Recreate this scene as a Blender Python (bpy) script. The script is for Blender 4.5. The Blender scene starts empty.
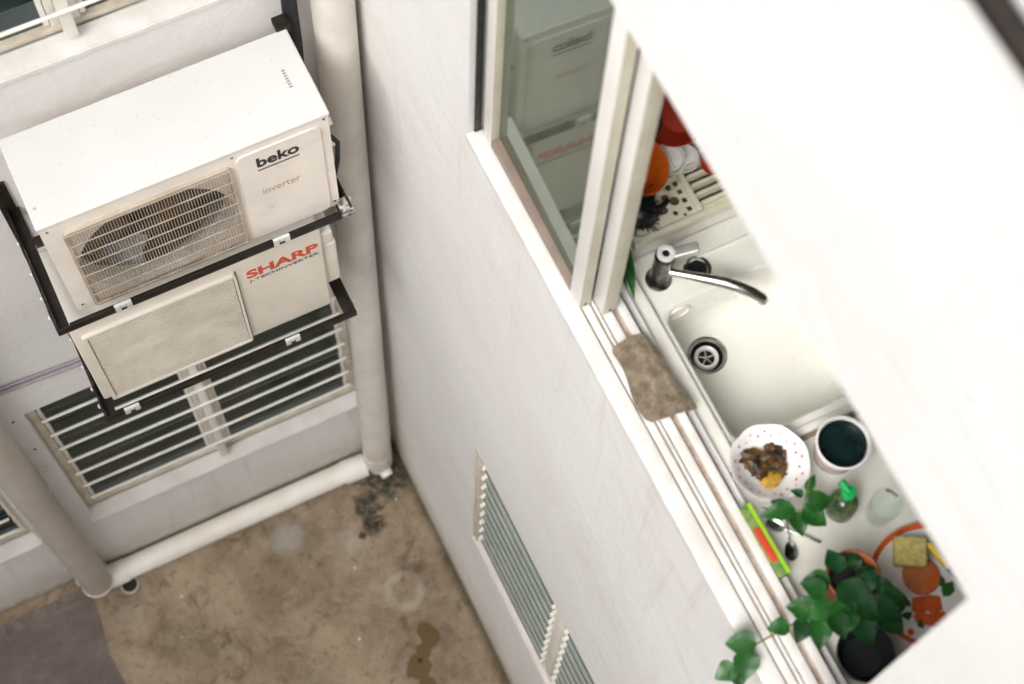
import bpy, bmesh, math, random
from mathutils import Vector, Matrix, noise as mnoise
R = math.radians
PI = math.pi
random.seed(7)
sc = bpy.context.scene
COL = sc.collection

# ------------------------------------------------------------------ camera
cam_d = bpy.data.cameras.new('camera')
cam = bpy.data.objects.new('camera', cam_d)
COL.objects.link(cam)
cam.matrix_world = Matrix((
    (0.89743142, 0.39555894, -0.19532020, -0.85865),
    (-0.43992480, 0.83546435, -0.32934099, -2.45640),
    (0.03290930, 0.38148715, 0.92378814, 7.45914),
    (0, 0, 0, 1)))
cam_d.sensor_width = 36.0
cam_d.lens = 1699.43 / 1024 * 36.0
cam_d.clip_start = 0.05
cam_d.clip_end = 200
cam_d.dof.use_dof = True
cam_d.dof.focus_distance = 4.75
cam_d.dof.aperture_fstop = 2.6
sc.camera = cam

# ------------------------------------------------------------------ sky, sun, exposure
SUN_EL, SUN_AZ = R(48), R(235)      # azimuth measured like the sky texture's rotation
world = bpy.data.worlds.new('World')
sc.world = world
world.use_nodes = True
wn = world.node_tree
bg = wn.nodes['Background']
sky = wn.nodes.new('ShaderNodeTexSky')
sky.sky_type = 'NISHITA'
sky.sun_disc = False
sky.sun_elevation = SUN_EL
sky.sun_rotation = SUN_AZ
sky.air_density = 1.0
sky.dust_density = 4.0
hs = wn.nodes.new('ShaderNodeHueSaturation')      # overcast: the blue is mostly washed out
hs.inputs['Saturation'].default_value = 0.09
wn.links.new(sky.outputs[0], hs.inputs['Color'])
wn.links.new(hs.outputs[0], bg.inputs['Color'])
bg.inputs['Strength'].default_value = 0.15
sun_d = bpy.data.lights.new('sun', 'SUN')
sun_d.energy = .74
sun_d.angle = R(40)
sun_d.color = (1.0, 0.95, 0.89)
sun = bpy.data.objects.new('sun', sun_d)
COL.objects.link(sun)
to_sun = Vector((math.sin(SUN_AZ) * math.cos(SUN_EL), math.cos(SUN_AZ) * math.cos(SUN_EL), math.sin(SUN_EL)))
sun.rotation_euler = to_sun.to_track_quat('Z', 'Y').to_euler()
sun.location = (-2, -2, 14)
sc.view_settings.view_transform = 'Standard'
sc.view_settings.look = 'None'
sc.view_settings.gamma = 1.0
sc.view_settings.use_curve_mapping = False
sc.view_settings.exposure = 1.08
sc.render.engine = 'CYCLES'
sc.cycles.max_bounces = 10
sc.cycles.diffuse_bounces = 6
sc.cycles.transparent_max_bounces = 12

# ------------------------------------------------------------------ materials
class NT:
    """tiny wrapper to write node trees shortly"""
    def __init__(s, name):
        s.m = bpy.data.materials.new(name)
        s.m.use_nodes = True
        s.t = s.m.node_tree
        s.b = s.t.nodes['Principled BSDF']
        tc = s.t.nodes.new('ShaderNodeTexCoord')
        s.co = tc.outputs['Object']
        s.gen = tc.outputs['Generated']
    def n(s, kind, **kw):
        x = s.t.nodes.new(kind)
        for k, v in kw.items():
            setattr(x, k, v)
        return x
    def put(s, v, sock):
        if hasattr(v, 'links') or isinstance(v, bpy.types.NodeSocket):
            s.t.links.new(v, sock)
        else:
            sock.default_value = v
    def scale(s, vec=(1, 1, 1), loc=(0, 0, 0)):
        x = s.n('ShaderNodeMapping')
        s.t.links.new(s.co, x.inputs['Vector'])
        x.inputs['Scale'].default_value = vec
        x.inputs['Location'].default_value = loc
        return x.outputs[0]
    def noise(s, sc_=5, det=4, rough=.6, vec=None, dist=0):
        x = s.n('ShaderNodeTexNoise')
        s.t.links.new(vec if vec is not None else s.co, x.inputs['Vector'])
        x.inputs['Scale'].default_value = sc_
        x.inputs['Detail'].default_value = det
        x.inputs['Roughness'].default_value = rough
        x.inputs['Distortion'].default_value = dist
        return x.outputs['Fac']
    def voro(s, sc_=5, vec=None, feature='F1'):
        x = s.n('ShaderNodeTexVoronoi', feature=feature)
        s.t.links.new(vec if vec is not None else s.co, x.inputs['Vector'])
        x.inputs['Scale'].default_value = sc_
        return x.outputs['Distance']
    def ramp(s, v, a, b, lo=0.0, hi=1.0):
        x = s.n('ShaderNodeMapRange', interpolation_type='SMOOTHSTEP')
        s.put(v, x.inputs[0])
        x.inputs[1].default_value = a
        x.inputs[2].default_value = b
        x.inputs[3].default_value = lo
        x.inputs[4].default_value = hi
        return x.outputs[0]
    def math(s, op, a, b=0.0):
        x = s.n('ShaderNodeMath', operation=op)
        s.put(a, x.inputs[0]); s.put(b, x.inputs[1])
        return x.outputs[0]
    def mix(s, f, a, b):
        x = s.n('ShaderNodeMix', data_type='RGBA')
        s.put(f, x.inputs[0])
        s.put(a if not isinstance(a, tuple) else (*a[:3], 1), x.inputs[6])
        s.put(b if not isinstance(b, tuple) else (*b[:3], 1), x.inputs[7])
        return x.outputs[2]
    def xyz(s):
        x = s.n('ShaderNodeSeparateXYZ')
        s.t.links.new(s.co, x.inputs[0])
        return x.outputs
    def bump(s, h, strength=.3, dist=.002):
        x = s.n('ShaderNodeBump')
        s.t.links.new(h, x.inputs['Height'])
        x.inputs['Strength'].default_value = strength
        x.inputs['Distance'].default_value = dist
        s.t.links.new(x.outputs[0], s.b.inputs['Normal'])
    def col(s, c):
        s.put((*c[:3], 1) if isinstance(c, tuple) else c, s.b.inputs['Base Color'])
    def rough(s, v):
        s.put(v, s.b.inputs['Roughness'])
    def blob(s, cx, cy, r, soft=.3, wob=.35, nsc=9, ax=('X', 'Y'), stretch=(1, 1)):
        """mask of a stain of its own shape round (cx, cy)"""
        o = s.xyz()
        dx = s.math('MULTIPLY', s.math('SUBTRACT', o[ax[0]], cx), stretch[0])
        dy = s.math('MULTIPLY', s.math('SUBTRACT', o[ax[1]], cy), stretch[1])
        d = s.math('SQRT', s.math('ADD', s.math('MULTIPLY', dx, dx), s.math('MULTIPLY', dy, dy)))
        d = s.math('ADD', d, s.math('MULTIPLY', s.math('SUBTRACT', s.noise(nsc, 4, .6), .5), wob * r * 2))
        return s.ramp(d, r * (1 - soft), r * (1 + soft), 1, 0)

def simple(name, c, rough=.5, metal=0.0, var=.06, nsc=30, bump=0.0, spec=.5, c2=None, coat=0.0):
    n = NT(name)
    f = n.noise(nsc, 5, .65)
    dark = c2 if c2 else tuple(x * (1 - var * 2.2) for x in c)
    n.col(n.mix(n.ramp(f, .35, .68), dark, c))
    n.b.inputs['Metallic'].default_value = metal
    n.rough(n.ramp(n.noise(nsc * .7, 3), .3, .7, max(.02, rough - .08), min(1, rough + .1)))
    n.b.inputs['Specular IOR Level'].default_value = spec
    if coat:
        n.b.inputs['Coat Weight'].default_value = coat
        n.b.inputs['Coat Roughness'].default_value = .1
    if bump:
        n.bump(n.noise(nsc * 3, 4, .7), .4, bump)
    return n.m

def mat_wall(name, which):
    n = NT(name)
    base = n.mix(n.ramp(n.noise(1.3, 5, .6), .3, .72), (.74, .722, .705), (.81, .797, .788))
    # trowel marks and thin streaks
    st = n.noise(3.0, 6, .7, n.scale((1, 1, .35)) , .6)
    base = n.mix(n.ramp(st, .56, .74, 0, .45), base, (.84, .83, .82))
    fine = n.noise(60, 3, .7)
    base = n.mix(n.ramp(fine, .45, .75, 0, .10), base, (.42, .40, .38))
    o = n.xyz()
    # damp and dirt climbing from the floor, uneven upper edge
    up = n.math('ADD', o['Z'], n.math('MULTIPLY', n.math('SUBTRACT', n.noise(4, 5, .7), .5), .5))
    base = n.mix(n.ramp(up, -.02, .42, .55, 0), base, (.42, .37, .27))
    up2 = n.math('ADD', o['Z'], n.math('MULTIPLY', n.math('SUBTRACT', n.noise(16, 5, .7), .5), .16))
    base = n.mix(n.ramp(up2, .0, .09, .75, 0), base, (.22, .17, .09))
    if which == 'A':
        side = n.math('ADD', o['X'], n.math('MULTIPLY', n.math('SUBTRACT', n.noise(7, 4), .5), .12))
        # drip dirt below the sills
        drip = n.noise(9, 5, .7, n.scale((1, 1, .08)))
        base = n.mix(n.ramp(drip, .58, .8, 0, .35), base, (.40, .36, .31))
    else:
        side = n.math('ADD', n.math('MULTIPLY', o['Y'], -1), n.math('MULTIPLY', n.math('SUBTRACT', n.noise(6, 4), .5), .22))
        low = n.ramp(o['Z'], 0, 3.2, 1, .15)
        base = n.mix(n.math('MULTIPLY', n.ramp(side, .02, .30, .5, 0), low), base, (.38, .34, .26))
        scr = n.noise(5, 3, .5, n.scale((1, .25, 2.2), (3, 1, 0)), 1.5)
        ridge = n.math('ABSOLUTE', n.math('SUBTRACT', scr, .52))
        base = n.mix(n.math('MULTIPLY', n.ramp(ridge, .002, .008, .25, 0), n.ramp(n.noise(2.2, 3), .5, .6)), base, (.86, .86, .86))
        grime = n.noise(2.4, 6, .72, n.scale((1, .5, 1.6), (5, 2, 1)), .8)
        base = n.mix(n.ramp(grime, .50, .72, 0, .24), base, (.62, .59, .555))
    runs = n.noise(11, 5, .75, n.scale((1, 1, .06)), .2)
    zt = .66 if which == 'A' else 4.03
    band = n.math('MULTIPLY', n.ramp(o['Z'], zt - 1.1, zt, 0, 1), n.ramp(o['Z'], zt, zt + .02, 1, 0))
    base = n.mix(n.math('MULTIPLY', n.math('MULTIPLY', n.ramp(runs, .52, .72), band), .42), base, (.50, .46, .40))
    spots = n.voro(6, n.scale((1, 1, 1), (2, 2, 2)))
    base = n.mix(n.ramp(spots, .018, .03, .6, 0), base, (.30, .27, .24))
    n.col(base)
    n.rough(.75)
    n.b.inputs['Specular IOR Level'].default_value = .3
    h = n.math('ADD', n.math('ADD', n.noise(14, 6, .7, None, .4), n.math('MULTIPLY', n.noise(3.2, 3, .5, n.scale((1, .6, 1.5)), .8), 2.2)), n.math('MULTIPLY', n.noise(120, 3, .7), .25))
    n.bump(h, .5, .005)
    return n.m

def mat_floor():
    n = NT('weathered_concrete')
    a = n.noise(2.2, 8, .68, None, .4)
    b = n.noise(7, 8, .72, None, .8)
    c = n.mix(n.ramp(a, .32, .66), (.175, .125, .080), (.39, .305, .205))
    c = n.mix(n.ramp(b, .42, .72, 0, .45), c, (.44, .375, .285))
    c = n.mix(n.ramp(n.noise(5, 7, .75, n.scale((1, 1, 1), (7, 3, 0)), 1.2), .53, .68, 0, .75), c, (.115, .074, .045))
    c = n.mix(n.ramp(n.noise(24, 5, .75), .52, .70, 0, .6), c, (.10, .075, .05))
    c = n.mix(n.ramp(n.noise(3.1, 5, .7, n.scale((1, 1, 1), (1, 9, 0))), .60, .70, 0, .5), c, (.35, .325, .28))
    c = n.mix(n.ramp(n.noise(90, 3, .8), .5, .8, 0, .35), c, (.12, .09, .06))
    # faded ring left by a bucket
    o = n.xyz()
    dx = n.math('SUBTRACT', o['X'], -.246); dy = n.math('SUBTRACT', o['Y'], -.672)
    d = n.math('SQRT', n.math('ADD', n.math('MULTIPLY', dx, dx), n.math('MULTIPLY', dy, dy)))
    d = n.math('ADD', d, n.math('MULTIPLY', n.math('SUBTRACT', n.noise(18, 4), .5), .03))
    rg = n.math('ABSOLUTE', n.math('SUBTRACT', d, .074))
    c = n.mix(n.math('MULTIPLY', n.ramp(rg, .006, .030, .55, 0), n.ramp(n.noise(9, 4), .35, .55, .35, 1)), c, (.42, .38, .31))
    # pale patches
    c = n.mix(n.math('MULTIPLY', n.blob(-.62, -.22, .07, .6, .6, 14), .55), c, (.40, .40, .37))
    c = n.mix(n.math('MULTIPLY', n.blob(-.36, -.36, .05, .6, .7, 18), .5), c, (.38, .36, .31))
    # black mould in the corner below the pipe
    m1 = n.math('MAXIMUM', n.blob(-.10, -.12, .13, .35, .9, 14), n.blob(-.23, -.235, .062, .3, 1.0, 17))
    c = n.mix(n.math('MULTIPLY', m1, n.ramp(n.noise(30, 5, .8), .36, .56, .35, .97)), c, (.022, .026, .014))
    m2 = n.blob(-.245, -.335, .05, .25, .75, 30)
    c = n.mix(n.math('MULTIPLY', m2, n.ramp(n.noise(40, 4, .8), .38, .55, .3, .95)), c, (.028, .022, .013))
    m3 = n.blob(-.31, -.36, .018, .25, .7, 50)
    c = n.mix(n.math('MULTIPLY', m3, .85), c, (.03, .02, .012))
    # uneven dark line along the foot of the right wall
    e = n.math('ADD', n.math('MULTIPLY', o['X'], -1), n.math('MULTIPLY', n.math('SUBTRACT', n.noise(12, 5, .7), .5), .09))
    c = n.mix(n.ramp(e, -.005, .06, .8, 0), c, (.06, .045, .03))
    # oily brown puddle stain with a darker edge
    p = n.math('MAXIMUM', n.blob(-.235, -.905, .052, .10, .55, 14, stretch=(1.15, .85)), n.blob(-.335, -1.005, .058, .10, .55, 15))
    p = n.math('MAXIMUM', p, n.blob(-.285, -.955, .036, .12, .5, 18))
    p = n.math('MAXIMUM', p, n.blob(-.33, -1.10, .04, .12, .6, 17))
    c = n.mix(n.math('MULTIPLY', p, .85), c, (.105, .062, .012))
    c = n.mix(n.math('MULTIPLY', n.blob(-.315, -.985, .011, .2, .4, 60), .9), c, (.02, .013, .008))
    # paint specks
    sp = n.voro(9)
    c = n.mix(n.math('MULTIPLY', n.ramp(sp, .045, .062, 1, 0), n.ramp(n.noise(2, 2), .42, .5)), c, (.62, .60, .55))
    sp2 = n.voro(14, n.scale((1, 1, 1), (.37, .21, 0)))
    c = n.mix(n.math('MULTIPLY', n.ramp(sp2, .04, .07, 1, 0), n.ramp(n.noise(3, 2, .5, n.scale((1, 1, 1), (5, 5, 0))), .52, .58)), c, (.04, .03, .022))
    n.col(c)
    wet = n.math('MAXIMUM', p, m1)
    n.rough(n.ramp(wet, 0, 1, .78, .42))
    n.b.inputs['Specular IOR Level'].default_value = .35
    h = n.math('ADD', n.noise(20, 8, .75), n.math('MULTIPLY', n.noise(110, 3, .7), .3))
    n.bump(h, .45, .006)
    return n.m

def mat_strip():
    n = NT('faded_brown_floor_paint')
    c = n.mix(n.ramp(n.noise(5, 6, .7, n.scale((.8, 1.4, 1))), .35, .68), (.135, .104, .090), (.195, .155, .138))
    c = n.mix(n.ramp(n.noise(40, 4, .7), .5, .7, 0, .3), c, (.07, .05, .045))
    o = n.xyz()
    ed = n.math('ADD', n.math('MULTIPLY', o['Y'], -1), n.math('MULTIPLY', n.math('SUBTRACT', n.noise(9, 5, .7), .5), .2))
    w = n.ramp(ed, .04, .16, .55, 0)
    c = n.mix(n.math('MULTIPLY', w, n.ramp(n.noise(22, 5, .75), .44, .58)), c, (.27, .235, .22))
    c = n.mix(n.ramp(n.voro(16), .05, .07, .5, 0), c, (.06, .04, .035))
    n.col(c); n.rough(.8)
    n.bump(n.noise(25, 6, .7), .4, .004)
    return n.m

def mat_casing(name, top, side, grime=.35):
    """air conditioner paint: toned down against clipping light where it faces the sky, yellowed on the fronts"""
    n = NT(name)
    c = n.mix(n.ramp(n.noise(6, 5, .6), .3, .7), side, tuple(min(1, x * 1.12) for x in side))
    c = n.mix(n.ramp(n.noise(9, 6, .75, None, .5), .56, .74, 0, grime), c, (.40, .33, .24))
    g = n.n('ShaderNodeNewGeometry')
    tr = n.n('ShaderNodeVectorTransform', vector_type='NORMAL', convert_from='WORLD', convert_to='OBJECT')
    n.t.links.new(g.outputs['True Normal'], tr.inputs[0])
    sx = n.n('ShaderNodeSeparateXYZ')
    n.t.links.new(tr.outputs[0], sx.inputs[0])
    t = n.mix(n.ramp(n.noise(4, 5, .6), .3, .7), tuple(x * .95 for x in top), top)
    t = n.mix(n.ramp(n.voro(9), .045, .07, .8, 0), t, (.30, .26, .22))
    t = n.mix(n.ramp(n.voro(31), .07, .12, .4, 0), t, (.45, .41, .36))
    c = n.mix(n.ramp(sx.outputs['Z'], .5, .9), c, t)  # upward faces get a duller tone to hold back the skylight
    n.col(c); n.rough(.42)
    n.bump(n.noise(160, 2, .6), .12, .001)
    return n.m

def mat_glass(name, tint, ior=1.6, rough=.01, dust=0.0):
    n = NT(name)
    n.t.nodes.remove(n.b)
    out = n.t.nodes['Material Output']
    tr = n.n('ShaderNodeBsdfTransparent'); tr.inputs['Color'].default_value = (*tint, 1)
    gl = n.n('ShaderNodeBsdfGlossy'); gl.inputs['Roughness'].default_value = rough
    gl.inputs['Color'].default_value = (.80, .88, .80, 1)
    fr = n.n('ShaderNodeFresnel'); fr.inputs['IOR'].default_value = ior
    ge = n.n('ShaderNodeNewGeometry')
    f = n.math('MULTIPLY', fr.outputs[0], n.math('SUBTRACT', 1.0, ge.outputs['Backfacing']))
    mx = n.n('ShaderNodeMixShader')
    n.put(f, mx.inputs[0]); n.t.links.new(tr.outputs[0], mx.inputs[1]); n.t.links.new(gl.outputs[0], mx.inputs[2])
    res = mx.outputs[0]
    if dust:
        df = n.n('ShaderNodeBsdfDiffuse'); df.inputs['Color'].default_value = (.30, .33, .26, 1)
        m2 = n.n('ShaderNodeMixShader')
        n.put(n.ramp(n.noise(12, 5, .7), .3, .7, dust * .8, dust * 1.2), m2.inputs[0])
        n.t.links.new(res, m2.inputs[1]); n.t.links.new(df.outputs[0], m2.inputs[2]); res = m2.outputs[0]
    n.t.links.new(res, out.inputs['Surface'])
    return n.m

def mat_leaf(name, a, b):
    n = NT(name)
    c = n.mix(n.ramp(n.noise(18, 4, .6), .3, .7), a, b)
    c = n.mix(n.ramp(n.noise(70, 3, .6), .5, .75, 0, .3), c, tuple(x * 1.8 for x in b))
    oi = n.n('ShaderNodeObjectInfo')
    c = n.mix(n.math('MULTIPLY', oi.outputs['Random'], .28), c, (b[0] * 3.2, b[1] * 1.35, b[2] * .8))
    n.col(c); n.rough(.38)
    n.b.inputs['Subsurface Weight'].default_value = 0
    n.bump(n.noise(60, 4), .3, .002)
    return n.m

M = dict(
    wallA=mat_wall('painted_render', 'A'), wallB=mat_wall('painted_render_side', 'B'),
    floor=mat_floor(), strip=mat_strip(),
    inner=simple('interior_plaster', (.70, .70, .65), .8, nsc=4),
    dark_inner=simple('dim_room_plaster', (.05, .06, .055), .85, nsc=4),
    ac1=mat_casing('aged_white_casing', (.66, .655, .645), (.74, .68, .605), .35),
    ac2=mat_casing('aged_cream_casing', (.66, .63, .57), (.66, .61, .525), .3),
    grille1=simple('yellowed_grille', (.50, .43, .35), .5, nsc=12, c2=(.36, .30, .23)),
    grille2=simple('dusty_grille', (.70, .65, .56), .6, nsc=9, c2=(.58, .52, .43)),
    lip=simple('bright_cream_plastic', (.78, .75, .70), .4),
    ring=simple('pale_shroud', (.74, .69, .62), .45, nsc=8, c2=(.60, .54, .47)),
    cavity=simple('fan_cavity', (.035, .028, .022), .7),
    fan=simple('brown_fan_blade', (.15, .10, .055), .75, spec=.15, nsc=8, c2=(.05, .035, .025)),
    steel=simple('black_painted_steel', (.007, .0065, .006), .5, var=.2, nsc=26, c2=(.020, .013, .009), bump=.0006, spec=.3),
    rust=simple('rust', (.16, .055, .02), .85, nsc=50, c2=(.05, .02, .01), bump=.001),
    zinc=simple('zinc_clip', (.72, .71, .68), .45, .25),
    pvc=simple('aged_grey_pvc', (.72, .69, .64), .5, nsc=5, c2=(.62, .585, .53), bump=.0004),
    pvc_left=simple('weathered_taupe_pipe', (.50, .46, .405), .6, nsc=5, c2=(.43, .39, .335), bump=.0006),
    pvc_white=simple('white_pvc', (.84, .82, .78), .38, nsc=6, c2=(.76, .72, .64), bump=.0003),
    caulk=simple('dirty_caulk', (.20, .16, .10), .9, nsc=30, c2=(.09, .07, .045), bump=.002),
    hose=simple('black_foam_hose', (.010, .011, .014), .7, nsc=60, bump=.001),
    frame=simple('cream_window_frame', (.70, .64, .54), .5, nsc=14, c2=(.54, .47, .36)),
    bar=simple('cream_painted_bar', (.82, .79, .72), .45, nsc=14),
    sill=simple('white_painted_sill', (.70, .68, .66), .6, nsc=9, c2=(.62, .59, .55), bump=.0008),
    blade_dark=simple('dark_green_glass', (.012, .030, .030), .10, nsc=4, spec=.9),
    blade_edge=simple('green_glass_edge', (.045, .07, .062), .4),
    blade_light=simple('frosted_green_glass', (.32, .35, .315), .28, nsc=5, c2=(.26, .29, .26)),
    alu=simple('white_aluminium', (.74, .72, .69), .4, nsc=6, c2=(.70, .675, .64)),
    alu_side=simple('shaded_aluminium', (.60, .57, .46), .45, nsc=10, c2=(.53, .49, .38)),  # darker copy of the white aluminium, shade put into the colour
    rail=simple('bronzed_rail', (.24, .185, .15), .5, nsc=20),
    gap_strip=simple('black_gap', (.012, .012, .012), .6),
    track=simple('white_track', (.80, .79, .77), .45, nsc=12, c2=(.70, .67, .62)),
    dirt=simple('dirty_groove', (.30, .22, .17), .9, nsc=40, c2=(.45, .38, .32)),
    pane=mat_glass('window_pane', (.30, .37, .32), 2.0, .05, .2),
    clear=mat_glass('clear_glass', (.95, .97, .96), 1.45),
    bakelite=simple('worktop_composite', (.80, .795, .73), .32, nsc=9, c2=(.75, .735, .66)),
    basin=simple('sink_composite', (.77, .765, .70), .28, nsc=7, c2=(.755, .745, .675)),
    chrome=simple('chrome', (.70, .70, .68), .24, 1.0, nsc=20),
    chrome_dull=simple('worn_chrome', (.20, .20, .18), .28, 1.0, nsc=30, c2=(.06, .06, .055)),
    black=simple('black_plastic', (.012, .013, .014), .4),
    white=simple('white_glaze', (.86, .845, .82), .25, nsc=8),
    rackp=simple('ivory_plastic', (.74, .71, .56), .4, nsc=12),
    red=simple('red_plastic', (.50, .045, .014), .35, nsc=12),
    orange=simple('orange_plastic', (.72, .13, .008), .35, nsc=12),
    pink=simple('pink_print', (.60, .10, .16), .4),
    teal=simple('dark_teal', (.03, .075, .075), .4),
    terra=simple('terracotta', (.42, .12, .045), .7, nsc=20, c2=(.32, .09, .04), bump=.001),
    orange_rim=simple('orange_glaze', (.66, .12, .025), .3),
    soil=simple('dark_soil', (.018, .014, .010), .95, nsc=60, bump=.006),
    leaf=mat_leaf('glossy_leaf', (.006, .050, .010), (.016, .105, .018)),
    leaf2=mat_leaf('mint_leaf', (.008, .070, .012), (.018, .12, .02)),
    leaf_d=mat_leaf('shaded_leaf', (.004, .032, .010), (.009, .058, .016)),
    stem=simple('green_stem', (.14, .13, .05), .6),
    bottle=simple('dark_green_bottle', (.010, .040, .014), .15, nsc=30, c2=(.13, .16, .07)),
    cap=simple('bright_green_cap', (.015, .42, .10), .35),
    lime=simple('lime_card', (.33, .60, .02), .45),
    gcard=simple('green_card', (.06, .21, .03), .5, nsc=60, c2=(.25, .30, .10)),
    rcard=simple('red_print', (.62, .07, .03), .5),
    scrap=simple('burnt_scraps', (.16, .075, .014), .5, nsc=38, c2=(.006, .004, .003), bump=.003),
    yolk=simple('yellow_scrap', (.52, .30, .03), .5, nsc=60, c2=(.36, .18, .02)),
    sponge=simple('yellow_sponge', (.62, .53, .19), .95, nsc=90, c2=(.42, .34, .10), bump=.004),
    tomato=simple('orange_fruit', (.62, .11, .02), .4, nsc=30, c2=(.5, .2, .08)),
    yellow=simple('yellow_handle', (.75, .50, .02), .4),
)
def mat_cloth():
    n = NT('woven_brown_cloth')
    w = n.n('ShaderNodeTexWave', wave_type='BANDS', bands_direction='X')
    n.t.links.new(n.co, w.inputs['Vector']); w.inputs['Scale'].default_value = 95; w.inputs['Distortion'].default_value = 2
    w2 = n.n('ShaderNodeTexWave', wave_type='BANDS', bands_direction='Y')
    n.t.links.new(n.co, w2.inputs['Vector']); w2.inputs['Scale'].default_value = 130; w2.inputs['Distortion'].default_value = 2
    f = n.math('MULTIPLY', n.math('ADD', w.outputs['Fac'], w2.outputs['Fac']), .5)
    c = n.mix(n.ramp(n.noise(26, 6, .75), .34, .68), (.16, .12, .08), (.36, .295, .21))
    c = n.mix(n.ramp(f, .2, .8, .14, 0), c, (.06, .045, .03))
    n.col(c); n.rough(.95); n.bump(f, .5, .002)
    return n.m
M['cloth'] = mat_cloth()

# ------------------------------------------------------------------ builders
def tag(o, label=None, cat=None, group=None, kind=None):
    if label: o['label'] = label
    if cat: o['category'] = cat
    if group: o['group'] = group
    if kind: o['kind'] = kind
    return o

def wloc(o):
    v = Vector((0, 0, 0))
    while o:
        v += o.location; o = o.parent
    return v

def thing(name, label, cat, loc, group=None):
    o = bpy.data.objects.new(name, None)
    COL.objects.link(o)
    o.empty_display_size = .05
    o.location = loc
    return tag(o, label, cat, group)

class MB:
    def __init__(s): s.bm = bmesh.new(); s.mi = 0
    def mat(s, i): s.mi = i; return s
    def face(s, vs, flip=False):
        try:
            f = s.bm.faces.new(vs[::-1] if flip else vs); f.material_index = s.mi; return f
        except ValueError:
            return None
    def merge(s, b2):
        mp = {v: s.bm.verts.new(v.co) for v in b2.verts}
        for f in b2.faces:
            s.face([mp[v] for v in f.verts])
        b2.free(); return s
    def box(s, x0, x1, y0, y1, z0, z1, bev=0.0, M4=None, seg=2):
        b = bmesh.new()
        bmesh.ops.create_cube(b, size=1)
        for v in b.verts:
            v.co = Vector(((x0 + x1) / 2 + v.co.x * (x1 - x0), (y0 + y1) / 2 + v.co.y * (y1 - y0), (z0 + z1) / 2 + v.co.z * (z1 - z0)))
        if bev: bmesh.ops.bevel(b, geom=b.edges[:], offset=bev, segments=seg, affect='EDGES', profile=.6)
        if M4 is not None: b.transform(M4)
        return s.merge(b)
    def tube(s, pts, r, n=14, caps=True):
        pts = [Vector(p) for p in pts]
        rs = r if isinstance(r, (list, tuple)) else [r] * len(pts)
        rings = []; up = None
        for i, p in enumerate(pts):
            d = (pts[min(i + 1, len(pts) - 1)] - pts[max(i - 1, 0)]).normalized()
            if up is None:
                up = d.orthogonal().normalized()
            up = (up - d * up.dot(d)).normalized()
            w = d.cross(up)
            rings.append([s.bm.verts.new(p + (up * math.cos(a) + w * math.sin(a)) * rs[i]) for a in [2 * PI * k / n for k in range(n)]])
        for a, b in zip(rings, rings[1:]):
            for k in range(n):
                s.face([a[k], a[(k + 1) % n], b[(k + 1) % n], b[k]])
        if caps:
            s.face(rings[0], True); s.face(rings[-1])
        return s
    def lathe(s, prof, c, axis=(0, 0, 1), n=40, close=True, wob=0.0, seed=0):
        """profile = (radius, height) pairs about an axis through c"""
        q = Vector(axis).to_track_quat('Z', 'Y').to_matrix()
        c = Vector(c); rings = []
        for (r, h) in prof:
            if r < 1e-6:
                rings.append([s.bm.verts.new(c + q @ Vector((0, 0, h)))])
            else:
                rings.append([s.bm.verts.new(c + q @ Vector((r * (1 + wob * math.sin(3 * a + seed)) * math.cos(a), r * math.sin(a), h))) for a in [2 * PI * k / n for k in range(n)]])
        for a, b in zip(rings, rings[1:]):
            for k in range(n):
                k2 = (k + 1) % n
                if len(a) == 1 and len(b) == 1: continue
                if len(a) == 1: s.face([a[0], b[k2], b[k]])
                elif len(b) == 1: s.face([a[k], a[k2], b[0]])
                else: s.face([a[k], a[k2], b[k2], b[k]])
        return s
    def plate(s, outer, holes, z0, z1, M4):
        """flat sheet with real holes: 2-D loops filled, given thickness z0..z1, then placed by M4"""
        b = bmesh.new()
        es = []
        for lp in [outer] + holes:
            vs = [b.verts.new((p[0], p[1], 0)) for p in lp]
            es += [b.edges.new((vs[i], vs[(i + 1) % len(vs)])) for i in range(len(vs))]
        bmesh.ops.triangle_fill(b, use_beauty=True, use_dissolve=False, edges=es)
        bmesh.ops.recalc_face_normals(b, faces=b.faces[:])
        fs = b.faces[:]
        for v in b.verts: v.co.z = z1
        if abs(z1 - z0) > 1e-6:
            r = bmesh.ops.extrude_face_region(b, geom=fs)
            for v in [g for g in r['geom'] if isinstance(g, bmesh.types.BMVert)]: v.co.z = z0
            bmesh.ops.recalc_face_normals(b, faces=b.faces[:])
        b.transform(M4)
        return s.merge(b)
    def build(s, name, mats, parent=None, label=None, smooth=40):
        if not isinstance(mats, (list, tuple)): mats = [mats]
        bmesh.ops.recalc_face_normals(s.bm, faces=s.bm.faces[:]) if getattr(s, 'recalc', True) else None
        me = bpy.data.meshes.new(name)
        if parent is not None:
            s.bm.transform(Matrix.Translation(-wloc(parent)))
        s.bm.to_mesh(me); s.bm.free()
        for m in mats: me.materials.append(m)
        if smooth:
            for p in me.polygons: p.use_smooth = True
            me.set_sharp_from_angle(angle=R(smooth))
        o = bpy.data.objects.new(name, me)
        COL.objects.link(o)
        if parent is not None: o.parent = parent
        if label: o['label'] = label
        return o

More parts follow.
